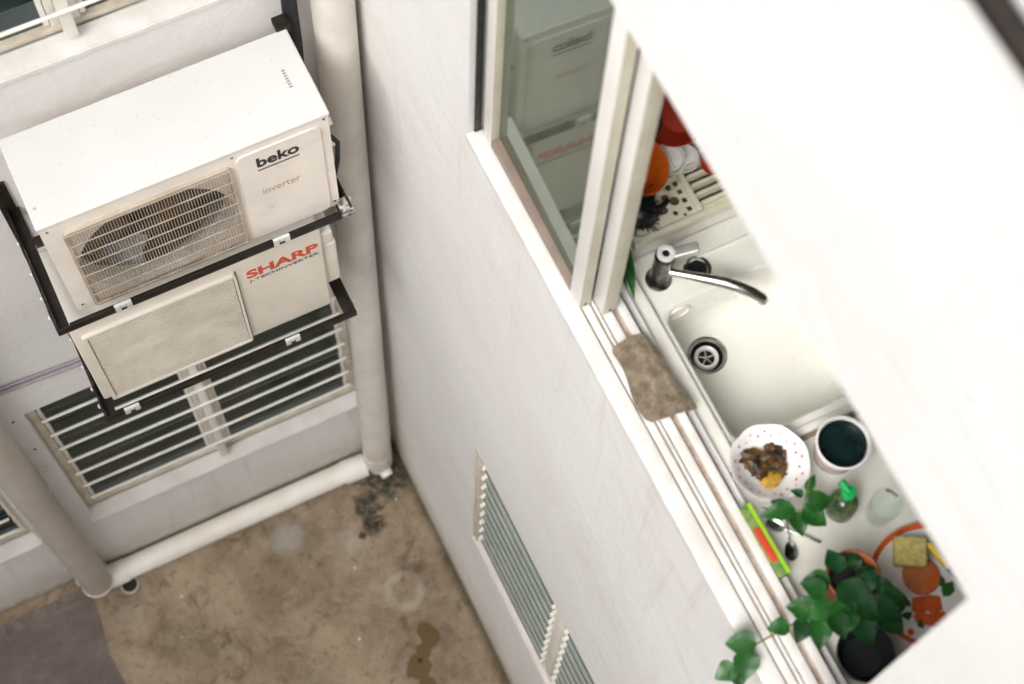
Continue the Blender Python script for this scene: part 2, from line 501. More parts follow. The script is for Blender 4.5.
def circle(cx, cy, r, n=32, ry=None):
    return [(cx + r * math.cos(2 * PI * k / n), cy + (ry or r) * math.sin(2 * PI * k / n)) for k in range(n)]
def rrect(x0, x1, y0, y1, r, n=6):
    out = []
    for cx, cy, a0 in ((x1 - r, y1 - r, 0), (x0 + r, y1 - r, 90), (x0 + r, y0 + r, 180), (x1 - r, y0 + r, 270)):
        for k in range(n + 1):
            a = R(a0 + 90 * k / n)
            out.append((cx + r * math.cos(a), cy + r * math.sin(a)))
    return out
FRONT = lambda y: Matrix(((1, 0, 0, 0), (0, 0, -1, y), (0, 1, 0, 0), (0, 0, 0, 1)))   # sheet xy -> world xz, thickness towards -y
FLAT = lambda z: Matrix.Translation((0, 0, z))

def lettering(txt, x0, x1, zc, h, y, mat, parent, name='lettering', bold=0.0, shear=0.0, ex=.0006, spacing=1.0):
    cu = bpy.data.curves.new('lettering_curve', 'FONT')
    cu.body = txt; cu.size = 1; cu.offset = bold; cu.extrude = .01; cu.shear = shear; cu.space_character = spacing
    cu.resolution_u = 6
    to = bpy.data.objects.new('tmp', cu); COL.objects.link(to)
    dg = bpy.context.evaluated_depsgraph_get(); dg.update()
    me = bpy.data.meshes.new_from_object(to.evaluated_get(dg))
    bpy.data.objects.remove(to); bpy.data.curves.remove(cu)
    xs = [v.co.x for v in me.vertices]; ys = [v.co.y for v in me.vertices]
    ax, bx, ay, by = min(xs), max(xs), min(ys), max(ys)
    off = wloc(parent)
    for v in me.vertices:
        X = x0 + (v.co.x - ax) / (bx - ax) * (x1 - x0)
        Z = zc - h / 2 + (v.co.y - ay) / (by - ay) * h
        v.co = Vector((X, y - (ex if v.co.z > 0 else -.0004), Z)) - off
    me.materials.clear(); me.materials.append(mat); me.name = name
    o = bpy.data.objects.new(name, me); COL.objects.link(o); o.parent = parent
    return o

def wall_sheet(us, zs, holes, P, depth):
    """wall of real thickness with openings: front, back, reveals"""
    b = MB(); b.recalc = False
    U = sorted(set(us + [h[0] for h in holes] + [h[1] for h in holes]))
    Z = sorted(set(zs + [h[2] for h in holes] + [h[3] for h in holes]))
    inh = lambda u, z: any(h[0] < u < h[1] and h[2] < z < h[3] for h in holes)
    vf = {}; 
    def V(i, j, d):
        k = (i, j, d)
        if k not in vf: vf[k] = b.bm.verts.new(P(U[i], d, Z[j]))
        return vf[k]
    solid = lambda i, j: 0 <= i < len(U) - 1 and 0 <= j < len(Z) - 1 and not inh((U[i] + U[i + 1]) / 2, (Z[j] + Z[j + 1]) / 2)
    for i in range(len(U) - 1):
        for j in range(len(Z) - 1):
            if not solid(i, j): continue
            b.face([V(i, j, 0), V(i + 1, j, 0), V(i + 1, j + 1, 0), V(i, j + 1, 0)])
            b.face([V(i, j, depth), V(i, j + 1, depth), V(i + 1, j + 1, depth), V(i + 1, j, depth)])
            for (di, dj, a, c) in ((-1, 0, (i, j), (i, j + 1)), (1, 0, (i + 1, j + 1), (i + 1, j)), (0, -1, (i + 1, j), (i, j)), (0, 1, (i, j + 1), (i + 1, j + 1))):
                if not solid(i + di, j + dj):
                    b.face([V(*a, 0), V(*c, 0), V(*c, depth), V(*a, depth)])
    b.recalc = True
    return b

PA = lambda u, d, z: Vector((u, d, z))          # wall A: u = x, depth = +y
PB = lambda u, d, z: Vector((d, -u, z))         # wall B: u = -y, depth = +x
def pbox(mb, P, u0, u1, d0, d1, z0, z1, bev=0.0):
    a = P(u0, d0, z0); c = P(u1, d1, z1)
    return mb.box(min(a.x, c.x), max(a.x, c.x), min(a.y, c.y), max(a.y, c.y), z0, z1, bev)

# ------------------------------------------------------------------ ground
g = MB()
g.face([g.bm.verts.new(p) for p in ((-30, -30, 0), (30, -30, 0), (30, 30, 0), (-30, 30, 0))])
tag(g.build('ground', M['floor'], smooth=0), kind='structure')
g = MB()
edge = []
for k in range(89):
    y = -.045 - k * .08
    edge.append((-1.515 + .012 * mnoise.noise(Vector((k * .37, 0, 0))) * 2, y, .004))
lo = [g.bm.verts.new(p) for p in edge]
hi = [g.bm.verts.new((-6.75, p[1], .004)) for p in edge]
for i in range(len(edge) - 1):
    g.face([lo[i], hi[i], hi[i + 1], lo[i + 1]])
tag(g.build('painted_ground', M['strip'], smooth=0), kind='structure')

# ------------------------------------------------------------------ walls of the light well
TOP = 9.6
wa = thing('building_wall', 'white rendered courtyard wall on the left carrying both air conditioners and pipes', 'wall', (0, 0, 0))
HA = [(-1.325, -.12, .665, 1.905), (-2.76, -1.555, .665, 1.905), (-1.325, -.12, 3.83, 5.03)]
wall_sheet([-6.8, 0], [0, TOP], HA, PA, .2).build('wall_body', M['wallA'], wa, smooth=0)
wb = thing('building_wall', 'white rendered side wall with the kitchen window opening cut into it', 'wall', (0, 0, 0))
HB = [(.73, 2.262, 4.03, 5.24), (.83, 2.06, 1.01, 2.085)]
wall_sheet([-.2, 7.2], [0, TOP], HB, PB, .15).build('wall_body', M['wallB'], wb, smooth=0)
wc = thing('building_wall', 'unseen white rendered wall added for bounce light and shade opposite the kitchen', 'wall', (-6.8, 0, 0))  # out of view, added to bounce light and hold back the low sky
MB().box(-7.0, -6.8, -7.2, .2, 0, TOP).build('wall_body', M['wallA'], wc, smooth=0)
wd = thing('building_wall', 'unseen white rendered wall added for bounce light and shade facing the air conditioners', 'wall', (0, -7.2, 0))  # second unseen wall, likewise added for bounce and occlusion
MB().box(-7.0, .15, -7.4, -7.2, 0, TOP).build('wall_body', M['wallA'], wd, smooth=0)
# the rooms behind the openings
def room(parent, x0, x1, y0, y1, z0, z1, mat, open_side, t=.1):
    b = MB()
    if open_side != 'x0': b.box(x0 - t, x0, y0 - t, y1 + t, z0 - t, z1 + t)
    b.box(x1, x1 + t, y0 - t, y1 + t, z0 - t, z1 + t)
    if open_side != 'y0': b.box(x0, x1, y0 - t, y0, z0 - t, z1 + t)
    b.box(x0, x1, y1, y1 + t, z0 - t, z1 + t)
    b.box(x0, x1, y0, y1, z0 - t, z0)
    b.box(x0, x1, y0, y1, z1, z1 + t)
    b.build('room_interior', mat, parent, smooth=0)
room(wb, .151, 2.6, -2.9, -.25, 3.15, 5.62, M['inner'], 'x0')
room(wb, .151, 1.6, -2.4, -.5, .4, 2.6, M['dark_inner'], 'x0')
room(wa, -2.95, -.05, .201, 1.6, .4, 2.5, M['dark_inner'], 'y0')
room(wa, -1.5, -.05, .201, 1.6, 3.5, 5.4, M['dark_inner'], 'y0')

# ------------------------------------------------------------------ jalousie windows
def jalousie(parent, P, u0, u1, z0, z1, mull, depth, pitch, blade_w, tilt, bmat, bars=None, label=None, hide_u=(-9, 9), clip_side=1):
    fr = MB()
    fw = .028
    fd = depth - .03 if bars else .006
    pbox(fr, P, u0, u0 + fw, fd, depth + .035, z0, z1, .002)
    pbox(fr, P, u1 - fw, u1, depth - .03, depth + .035, z0, z1, .002)
    pbox(fr, P, u0 + fw, u1 - fw, depth - .028, depth + .033, z0, z0 + .02, .002)
    pbox(fr, P, u0 + fw, u1 - fw, depth - .028, depth + .033, z1 - .02, z1, .002)
    w = fr.build('window', M['frame'], parent, label)
    m = MB()
    pbox(m, P, mull - .016, mull + .016, (0 if bars else depth - .03), depth + .035, z0 + .021, z1 - .021, .003)
    pbox(m, P, mull - .038, mull - .0165, depth - .025, depth + .03, z0 + .021, z1 - .021, .002)
    pbox(m, P, mull + .0165, mull + .038, depth - .025, depth + .03, z0 + .021, z1 - .021, .002)
    m.build('mullion', M['bar'], w)
    n = int((z1 - z0 - .05) / pitch)
    for a, b in ((u0 + fw + .002, mull - .040), (mull + .040, u1 - fw - .002)):
        if b - a < .05: continue
        cl = MB()
        for k in range(n):
            zc = z0 + .03 + pitch * (k + .5)
            g = MB(); ca, sa = math.cos(tilt), math.sin(tilt)
            def q(u, s_, t_):    # s_ along the blade's width, t_ thickness
                return P(u, depth + s_ * sa + t_ * ca, zc + s_ * ca - t_ * sa)
            L = [[g.bm.verts.new(q(u, s_, t_)) for (s_, t_) in ((-blade_w / 2 + .004, -.003), (blade_w / 2, -.003), (blade_w / 2, .003), (-blade_w / 2 - .007, .003))] for u in (a + .004, b - .004)]
            for i in range(4):
                g.mat(1 if i in (1, 3) else 0)
                g.face([L[0][i], L[0][(i + 1) % 4], L[1][(i + 1) % 4], L[1][i]])
            g.mat(1); g.face(L[0]); g.face(L[1], True)
            g.build('glass_blade', [bmat, M['blade_edge']], w, smooth=0)
            for u in (a, b):      # the zigzag of little clips that hold the blades
                e = .014 if u == a else -.014
                lo_, hi_ = (u, u + e) if e > 0 else (u + e, u)
                hw = blade_w * .42
                Lc = [[cl.bm.verts.new(q(uu, s_, t_)) for (s_, t_) in ((-hw - .008, -.012), (hw, -.012), (hw, .004), (-hw - .008, .004))] for uu in (lo_, hi_)]
                for i in range(4):
                    cl.face([Lc[0][i], Lc[0][(i + 1) % 4], Lc[1][(i + 1) % 4], Lc[1][i]])
                cl.face(Lc[0]); cl.face(Lc[1], True)
        cl.build('blade_clips', M['bar'], w, smooth=0)
    if bars:
        for z in bars:
            MB().tube([P(u0 + .035, -.004, z), P((u0 + u1) / 2, -.006, z - .001), P(u1 - .035, -.004, z)], .0062, 10).build('security_bar', M['bar'], w)
    return w

BARS = [.905 + .148 * k for k in range(7)]
w1 = jalousie(wa, PA, -1.322, -.123, .694, 1.90, -.735, .075, .098, .105, R(12), M['blade_dark'], BARS, 'barred louvre window below the air conditioners')
w2 = jalousie(wa, PA, -2.757, -1.558, .71, 1.90, -2.16, .075, .098, .105, R(12), M['blade_dark'], BARS, 'barred louvre window beyond the left drain pipe')
w3 = jalousie(wa, PA, -1.322, -.123, 3.856, 5.02, -.715, .075, .098, .105, R(12), M['blade_dark'], [4.0 + .148 * k for k in range(7)], 'barred louvre window above the air conditioners')
def sill(parent, w, u0, u1, z):
    b = MB()
    pr = [(-.022, z - .006), (-.022, z + .014), (.045, z + .024), (.045, z - .006)]
    A = [b.bm.verts.new((u0, y, zz)) for y, zz in pr]; B = [b.bm.verts.new((u1, y, zz)) for y, zz in pr]
    for i in range(4): b.face([A[i], A[(i + 1) % 4], B[(i + 1) % 4], B[i]])
    b.face(A); b.face(B, True)
    bmesh.ops.bevel(b.bm, geom=b.bm.edges[:], offset=.004, segments=2, affect='EDGES')
    b.build('sill', M['sill'], w)
sill(wa, w1, -1.335, -.112, .668)
sill(wa, w2, -2.77, -1.545, .668)
sill(wa, w3, -3.2, -.14, 3.83)
w4 = jalousie(wb, PB, .833, 2.057, 1.03, 2.08, 1.447, .048, .108, .100, R(36), M['blade_light'], None, 'open louvre window low in the side wall')
b = MB(); pbox(b, PB, .832, 2.058, .0015, .05, 1.012, 1.026, .002); b.build('sill', M['sill'], w4)

# ------------------------------------------------------------------ kitchen window with two sliding sashes
kw = MB()
kw.box(.03, .125, -.770, -.748, 4.054, 5.236, .003)
kw.box(.06, .125, -2.26, -2.252, 4.054, 5.236, .002)
kw.box(.03, .125, -2.2515, -.771, 5.205, 5.236, .003)
kwo = kw.build('window_frame', M['alu'], wb, 'white aluminium kitchen window frame')
MB().box(.012, .029, -.742, -.736, 4.054, 5.236, .002).build('gap_strip', M['gap_strip'], kwo)  # black strip put in for the dark gap beside the frame
# sill and tracks
b = MB(); b.box(-.008, .034, -2.259, -.733, 4.028, 4.050, .004); b.build('outer_sill', M['track'], kwo)
b = MB(); b.box(.0345, .134, -2.259, -.733, 4.028, 4.037)
b.build('track_bed', M['dirt'], kwo)
b = MB()
for x0, x1, h in ((.038, .056, .047), (.0605, .066, .052), (.0695, .093, .049), (.1065, .1255, .053)):
    b.box(x0, x1, -2.2, -.80, 4.0375, 4.0 + h, .002)
b.build('sliding_track', M['track'], kwo)
def sash(x0, x1, y0, y1, z0, z1, lab):
    s = MB()
    s.box(x0, x1, y0, y0 + .046, z0, z1, .003)
    s.box(x0, x1, y1 - .018, y1, z0, z1, .003)
    s.box(x0 + .002, x1 - .002, y0 + .0465, y1 - .0185, z1 - .04, z1, .002)
    for f in s.bm.faces:
        f.normal_update()
        if abs(f.normal.y) > .7: f.material_index = 1  # side faces take the shaded copy
    o = s.build('sash', [M['alu'], M['alu_side']], wb, lab)
    b = MB(); b.box(x0 + .001, x1 - .001, y0 + .0465, y1 - .0185, z0, z0 + .028, .002)
    b.build('bottom_rail', M['rail'], o)
    b = MB(); b.box((x0 + x1) / 2 - .002, (x0 + x1) / 2 + .002, y0 + .0465, y1 - .0185, z0 + .0285, z1 - .0405)
    for v in b.bm.verts: v.co.x += .005 + (v.co.y - (y0 + y1) / 2) * .018      # pane offset and skewed to shift the reflected air conditioners
    b.build('window_pane', M['pane'], o, smooth=0)
    b = MB()
    for yy in (y0 + .010,):
        b.tube([((x0 + x1) / 2, y0 - .002, z0 + .014), ((x0 + x1) / 2, y0 + .004, z0 + .014)], .004, 10)
    b.build('screw', M['chrome_dull'], o)
    return o
sash(.028, .056, -1.236, -.773, 4.056, 5.20, 'outer sliding sash mirroring the air conditioners')
sash(.066, .102, -1.272, -.773, 4.056, 5.20, 'inner sliding sash behind the outer one')

# ------------------------------------------------------------------ pipes
def arc(c, a0, a1, r, u, v, n=10):
    c, u, v = Vector(c), Vector(u), Vector(v)
    return [c + u * r * math.cos(R(a0 + (a1 - a0) * k / n)) + v * r * math.sin(R(a0 + (a1 - a0) * k / n)) for k in range(n + 1)]
def socket(p0, p1, r, mat, parent, name='pipe_socket'):
    b = MB(); b.tube([p0, p1], r, 36); bmesh.ops.bevel(b.bm, geom=[e for e in b.bm.edges if len(e.link_faces) == 2 and any(len(f.verts) > 8 for f in e.link_faces)], offset=.003, segments=2, affect='EDGES')
    return b.build(name, mat, parent)
pr = thing('drain_pipe', 'thick grey vertical pipe running down the inner corner of the two walls', 'pipe', (-.105, -.085, 0))
b = MB(); b.tube([(-.106, -.088, .16), (-.100, -.087, .9), (-.085, -.084, 2.4), (-.070, -.080, 3.9), (-.067, -.080, 6), (-.067, -.080, TOP - .3)], [.0625, .0625, .060, .057, .057, .057], 40)
b.build('pipe_body', M['pvc'], pr)
socket((-.1065, -.088, .085), (-.1062, -.088, .215), .0648, M['pvc'], pr)
b = MB(); b.tube([(-.106, -.088, .09), (-.106, -.092, .055), (-.104, -.115, .03)], [.064, .058, .045], 30)
b.build('elbow', M['pvc'], pr)
b = MB(); b.tube([(-.097, -.142, .060), (-.094, -.168, .054)], [.030, .026], 20)
b.build('cleanout_cap', M['pvc_white'], pr)
b = MB(); b.tube([(-.0945, -.1675, .0545), (-.0942, -.170, .054)], .016, 16); b.build('cleanout_hole', M['black'], pr)

pf = thing('drain_pipe', 'white horizontal pipe lying on the floor along the foot of the left wall', 'pipe', (-.8, -.062, 0))
b = MB(); b.tube([(-1.335, -.064, .057), (-.9, -.063, .056), (-.26, -.067, .056)], .050, 40); b.build('pipe_body', M['pvc_white'], pf)
socket((-1.400, -.065, .058), (-1.318, -.064, .058), .0545, M['pvc_white'], pf)
socket((-.275, -.068, .057), (-.165, -.075, .060), .056, M['pvc_white'], pf)

pl = thing('drain_pipe', 'wide taupe vertical pipe left of the barred window, ending above the floor', 'pipe', (-1.45, -.08, 0))
b = MB(); b.tube([(-1.452, -.082, .12), (-1.450, -.082, 1.42)], .0655, 40); b.build('pipe_body', M['pvc_left'], pl)
b = MB(); b.tube([(-1.450, -.082, 1.40), (-1.448, -.083, 2.6), (-1.446, -.084, 5), (-1.446, -.084, TOP - .3)], .0695, 40); b.build('pipe_body', M['pvc_left'], pl)
for zc in (1.395, .245):
    b = MB()
    for k in range(2):
        b.tube(arc((-1.451, -.082, zc - .004 * k), 160, 380, .070, (1, 0, 0), (0, -1, 0), 24), .0028, 8)
    b.box(-1.383, -1.352, -.016, -.010, zc - .010, zc + .010, .002)
    b.box(-1.548, -1.515, -.016, -.010, zc - .010, zc + .010, .002)
    b.build('pipe_clamp', M['zinc'], pl)
b = MB(); b.tube(arc((-1.452, -.082, .118), 0, 360, .0655, (1, 0, 0), (0, -1, 0), 40), .0045, 8, caps=False)
b.build('pipe_rim', M['lip'], pl)
b = MB(); b.tube([(-1.452, -.082, .130), (-1.448, -.08, .085), (-1.43, -.07, .060), (-1.395, -.066, .058)], [.058, .056, .053, .050], 30); b.build('elbow', M['pvc_white'], pl)

dr = thing('floor_drain', 'small open white pipe stub beside the floor pipe under its left end', 'drain', (-1.335, -.125, 0))
b = MB(); b.lathe([(.034, .0), (.034, .012), (.038, .014), (.042, .012), (.042, .0)], (-1.335, -.120, .0), n=32); b.build('drain_ring', M['pvc_left'], dr)
b = MB(); b.lathe([(.0, .005), (.0335, .005)], (-1.335, -.120, 0), n=32); b.build('drain_hole', M['black'], dr)

hz = thing('black_hose', 'thick black insulated hose coming down the wall behind the upper air conditioner', 'hose', (-.15, -.06, 3.5))
b = MB(); b.tube([(-.170, -.032, TOP - .6), (-.168, -.034, 5), (-.168, -.036, 4.1), (-.172, -.038, 3.9), (-.178, -.045, 3.72), (-.186, -.07, 3.60), (-.20, -.10, 3.50)], .021, 20)
b.build('hose_body', M['hose'], hz)
cd = thing('cable_conduit', 'thin lilac grey conduit fixed across the wall left of the lower air conditioner', 'conduit', (-1.5, -.01, 2.1))
b = MB(); b.tube([(-4.3, -.012, 2.21), (-2.2, -.012, 2.205), (-1.3, -.012, 2.165), (-.95, -.012, 2.13)], .009, 12)
b.tube([(-4.3, -.009, 2.235), (-1.3, -.009, 2.19), (-.95, -.009, 2.155)], .005, 8)
b.build('conduit_body', simple('lilac_conduit', (.36, .33, .36), .5), cd)
bp = thing('black_pipe', 'black pipe fixed to the side wall above the kitchen window, top right', 'pipe', (-.03, -1.9, 6.1))
b = MB(); b.tube([(-.018, -1.0, 6.125), (-.018, -4.7, 6.125)], .016, 24); b.build('pipe_body', M['steel'], bp)
for y in (-1.35, -2.75, -4.1):
    b = MB(); b.box(-.040, -.001, y - .012, y + .012, 6.103, 6.147, .003); b.build('pipe_saddle', M['steel'], bp)
for i, (x, z, lab) in enumerate(((-1.367, 1.884, 'dark screw in the wall by the top corner of the barred window'), (-1.359, 1.585, 'dark screw in the wall between window and left pipe collar'))):
    s = MB(); s.lathe([(0, .004), (.004, .0035), (.006, 0)], (x, 0, z), (0, -1, 0), 12)
    tag(s.build('wall_screw', M['steel']), lab, 'screw', 'screws in the left wall')

# ------------------------------------------------------------------ steel brackets
def bracket(x0, x1, z, yf, lab, clips, ztop=.029, rust_tip=True):
    t = thing('steel_bracket', lab, 'bracket', ((x0 + x1) / 2, 0, z))
    b = MB()          # front angle bar: upright flange + flat flange
    b.box(x0, x1, yf, yf + .005, z - .002, z + ztop, .001)
    b.box(x0 + .037, x1 - .0325, yf + .0055, yf + .024, z - .001, z + .003, .001)
    b.build('front_bar', M['steel'], t)
    for x, s in ((x0, 1), (x1 - .006, -1)):
        b = MB()
        b.box(x, x + .005, yf + .0055, -.001, z - .001, z + .034, .001)
        a_, c_ = (x + .0055, x + .036) if s > 0 else (x - .031, x - .0005)
        b.box(a_, c_, yf + .0055, -.001, z - .001, z + .004, .001)
        b.build('side_arm', M['steel'], t)
        b = MB()      # plate on the wall, diagonal strut
        b.box(x - .012, x + .03, -.008, -.001, z - .22, z + .16, .001) if s > 0 else b.box(x - .03, x + .012, -.008, -.001, z - .10, z + .12, .001)
        b.build('wall_plate', M['steel'], t)
    b = MB(); b.box(x0 + .037, x1 - .038, -.145, -.110, z + .0045, z + .0095, .001)
    b.build('rear_bar', M['steel'], t)
    for cx in clips:
        b = MB()
        b.box(cx - .024, cx - .008, yf - .0045, yf - .0005, z + .004, z + ztop + .008, .001)
        b.box(cx + .008, cx + .024, yf - .0045, yf - .0005, z + .004, z + ztop + .008, .001)
        b.box(cx - .0075, cx + .0075, yf - .0045, yf - .0005, z + .020, z + ztop + .008, .001)
        b.box(cx - .024, cx + .024, yf - .004, yf + .004, z + ztop + .0085, z + ztop + .012, .001)
        b.build('clip', M['zinc'], t)
    for (x, y, zz) in ((x0 - .002, yf + .05, z + .02), (x0 - .002, -.30, z + .022), (x0 - .002, -.22, z + .02), (x0 - .002, -.12, z + .022), (x1 + .002, yf + .04, z + .02)):
        b = MB(); b.lathe([(0, .006), (.006, .005), (.008, 0)], (x, y, zz), (-1 if x < -.6 else 1, 0, 0), 10); b.build('bolt', M['zinc'], t)
    if rust_tip:
        b = MB(); b.box(x1 - .036, x1 + .001, yf - .002, yf - .0005, z + .004, z + ztop - .004, .0005)
        b.box(x1 - .034, x1 + .001, yf + .0, yf + .046, z + ztop - .002, z + ztop + .002, .0008)
        b.build('paint_flake', simple('flaking_primer', (.48, .46, .43), .7, nsc=60, c2=(.06, .045, .035)), t)
        b = MB(); b.box(x0 - .0015, x0 - .0003, -.165, -.135, z + .006, z + .034, .0004); b.build('rust_spot', M['rust'], t); b = MB()
        b.box(x0 - .0015, x0 - .0003, yf + .048, yf + .07, z + .006, z + .03, .0004)
        b.build('rust_spot', M['rust'], t)
    return t
bracket(-1.052, -.190, 3.222, -.412, 'black steel bracket frame holding the upper air conditioner with rust and pale flakes', (-.865, -.405))
bracket(-1.050, -.218, 2.540, -.412, 'black steel bracket frame under the lower air conditioner above the barred window', (-.965, -.435), rust_tip=False)

# ------------------------------------------------------------------ air conditioners
def ac_upper():
    x0, x1, yb, yf, z0, z1 = -.980, -.213, -.100, -.363, 3.225, 3.72
    t = thing('air_conditioner', 'upper white outdoor air conditioner with round fan grille, sitting in the higher bracket', 'air conditioner', ((x0 + x1) / 2, (yb + yf) / 2, z0))
    fc = (-.712, 3.444); fr = .213
    b = MB()
    b.plate(rrect(x0, x1, z0, z1, .010, 3), [circle(*fc, fr, 56)], -.004, .004, FRONT(yf))
    b.box(x0 + .001, x0 + .010, yf + .0045, yb, z0 + .002, z1 - .012, .001)
    b.box(x1 - .010, x1 - .001, yf + .0045, yb, z0 + .002, z1 - .012, .001)
    b.box(x0 + .0105, x1 - .0105, yb - .008, yb, z0 + .002, z1 - .012, .001)
    b.box(x0 + .0105, x1 - .0105, yf + .0045, yb - .0085, z0 + .002, z0 + .010, .001)
    b.build('casing', M['ac1'], t)
    b = MB(); b.box(x0 - .004, x1 + .004, yf - .006, yb + .006, z1 - .0115, z1 + .004, .005, seg=3)
    lid = b.build('top_lid', M['ac1'], t)
    # shroud ring, dark cavity, fan
    b = MB()
    b.lathe([(fr - .0005, .0035), (fr - .004, -.002), (fr - .010, -.012), (fr - .012, -.026), (fr - .012, -.046)], (fc[0], yf, fc[1]), (0, -1, 0), 64)
    b.build('fan_shroud', M['ring'], t)
    b = MB(); b.box(x0 + .012, -.47, -.22, -.112, z0 + .012, z1 - .014); b.build('heat_exchanger', M['cavity'], t)
    fan = MB()
    fan.lathe([(0, -.026), (.030, -.027), (.040, -.034), (.042, -.07), (.0, -.07)], (fc[0], yf, fc[1]), (0, -1, 0), 32)
    for k in range(3):
        a0 = R(120 * k + 25)
        rows = []
        for i in range(8):
            r = .038 + (fr - .065 + .0) * i / 7
            row = []
            for j in range(8):
                a = a0 + R(-26 + 80 * j / 7) + R(14) * i / 7
                dep = -.034 - .035 * (j / 7) + .006 * math.sin(i)
                row.append(fan.bm.verts.new((fc[0] + r * math.cos(a), yf - dep, fc[1] + r * math.sin(a))))
            rows.append(row)
        for i in range(7):
            for j in range(7):
                fan.face([rows[i][j], rows[i + 1][j], rows[i + 1][j + 1], rows[i][j + 1]])
    fan.build('fan', M['fan'], t)
    # wire grille
    gx0, gx1, gz0, gz1 = -.932, -.486, 3.232, 3.662
    b = MB(); yg = yf - .012
    for k in range(55):
        x = gx0 + .008 + (gx1 - gx0 - .016) * k / 54
        b.box(x - .0009, x + .0009, yg - .0015, yg + .0015, gz0 + .006, gz1 - .006)
    for k in range(8):
        z = gz0 + .012 + (gz1 - gz0 - .024) * k / 7
        b.box(gx0 + .004, gx1 - .004, yg - .0042, yg - .002, z - .0017, z + .0017)
    fo = rrect(gx0, gx1, gz0, gz1, .018, 5); fi = rrect(gx0 + .009, gx1 - .009, gz0 + .009, gz1 - .009, .012, 5)
    b.plate(fo, [fi], 0, .010, FRONT(yf - .0045))
    b.build('grille', M['grille1'], t)
    # raised right panel with lettering
    b = MB(); b.plate(rrect(-.470, -.240, 3.232, 3.683, .022, 5), [], 0, .005, FRONT(yf - .0045))
    bmesh.ops.bevel(b.bm, geom=[e for e in b.bm.edges if e.calc_face_angle(0) > 1], offset=.003, segments=3, affect='EDGES')
    pn = b.build('service_panel', M['ac1'], t)
    yl = yf - .0097
    lettering('beko', -.419, -.303, 3.626, .047, yl, simple('black_print', (.02, .018, .022), .5), pn, bold=.028)
    u = MB(); u.box(-.419, -.305, yl - .0006, yl + .0004, 3.585, 3.590); u.build('underline', simple('black_rule', (.03, .027, .03), .5), pn)
    lettering('inverter', -.418, -.312, 3.472, .030, yl, simple('tan_print', (.42, .34, .25), .5), pn, bold=.0)
    # feet, valves, cable on the right side, mark on the lid
    for (sx_, sz_) in ((-.962, 3.255), (-.962, 3.690), (-.476, 3.690), (-.226, 3.700), (-.226, 3.252)):
        b = MB(); b.lathe([(0, .0018), (.0032, .0014), (.0042, 0)], (sx_, yf - .0042, sz_), (0, -1, 0), 10); b.build('screw', M['chrome_dull'], t)
    for xx in (-.86, -.36):
        b = MB(); b.box(xx - .03, xx + .03, yf + .012, yb + .02, z0 - .006, z0 + .001, .001); b.build('foot', M['zinc'], t)
    b = MB()
    b.box(x1 - .0005, x1 + .022, -.300, -.18, z1 - .33, z1 - .09, .006)
    b.build('valve_cover', M['ac1'], t)
    for zv in (3.61, 3.50):
        b = MB(); b.tube([(x1 + .0, -.328, zv), (x1 + .018, -.328, zv)], .0115, 14); b.build('valve', M['lip'], t)
    b = MB(); b.tube([(x1 + .010, -.333, 3.54), (x1 + .026, -.335, 3.50), (x1 + .022, -.33, 3.40), (x1 + .012, -.31, 3.27)], .007, 10); b.build('cable', M['hose'], t)
    b = MB()
    for k in range(7):
        b.box(-.274 + .003, -.262, -.262 + k * .0085, -.262 + k * .0085 + .005, z1 + .0035, z1 + .0046)
    b.build('printed_mark', simple('grey_print', (.30, .29, .28), .6), lid)
    b = MB(); b.box(-.235, -.195, -.098, -.055, z1 - .012, z1 + .012, .003); b.build('cable_clip', M['steel'], t)
    return t
ac_upper()

def ac_lower():
    x0, x1, yb, yf, z0, z1 = -1.030, -.280, -.100, -.363, 2.59, 3.125
    t = thing('air_conditioner', 'lower cream outdoor air conditioner with fine square grille and red lettering', 'air conditioner', ((x0 + x1) / 2, (yb + yf) / 2, z0))
    b = MB(); b.box(x0, x1, yf, yb, z0, z1, .009, seg=3); b.build('casing', M['ac2'], t)
    b = MB(); gx0, gx1, gz0, gz1 = -1.006, -.548, 2.592, 3.070
    b.plate(rrect(gx0, gx1, gz0, gz1, .01, 4), [rrect(gx0 + .012, gx1 - .008, gz0 + .010, gz1 - .012, .006, 4)], 0, .0125, FRONT(yf - .0004))
    gf = b.build('grille_frame', M['ac2'], t)
    b = MB(); b.box(gx0 + .013, gx1 - .009, yf - .006, yf - .0006, gz0 + .011, gz1 - .013)
    b.build('grille_back', simple('dusty_mesh', (.34, .29, .22), .8, nsc=14, c2=(.25, .21, .15)), gf)
    b = MB()
    for k in range(34):
        z = gz0 + .018 + (gz1 - gz0 - .038) * k / 33
        b.box(gx0 + .0135, gx1 - .0095, yf - .0092, yf - .0065, z - .0040, z + .0040, .0012, seg=1)
    b.build('grille_slats', M['grille2'], gf)
    b = MB(); b.box(-.5475, -.5435, yf - .0028, yf - .0004, z0 + .004, z1 - .05); b.build('panel_seam', simple('seam_shadow_gap', (.16, .13, .10), .8), t)
    lettering('SHARP', -.516, -.294, 3.016, .050, yf - .0006, simple('red_print', (.62, .085, .035), .5), t, bold=.035)
    lettering('J-TECHINVERTER', -.513, -.294, 2.970, .020, yf - .0006, simple('grey_print', (.13, .125, .12), .5), t, bold=.01)
    b = MB(); b.box(x1 - .0005, x1 + .048, -.345, -.17, 2.70, 2.96, .012, seg=3); b.build('valve_cover', M['ac2'], t)
    b = MB(); b.box(x1 - .0005, x1 + .040, -.35, -.16, 2.975, 3.045, .010, seg=3); b.build('handle', M['ac2'], t)
    for xx in (-.92, -.40):
        b = MB(); b.box(xx - .03, xx + .03, yf + .012, yb + .02, z0 - .010, z0 - .001, .001); b.build('foot', M['zinc'], t)
    return t
ac_lower()

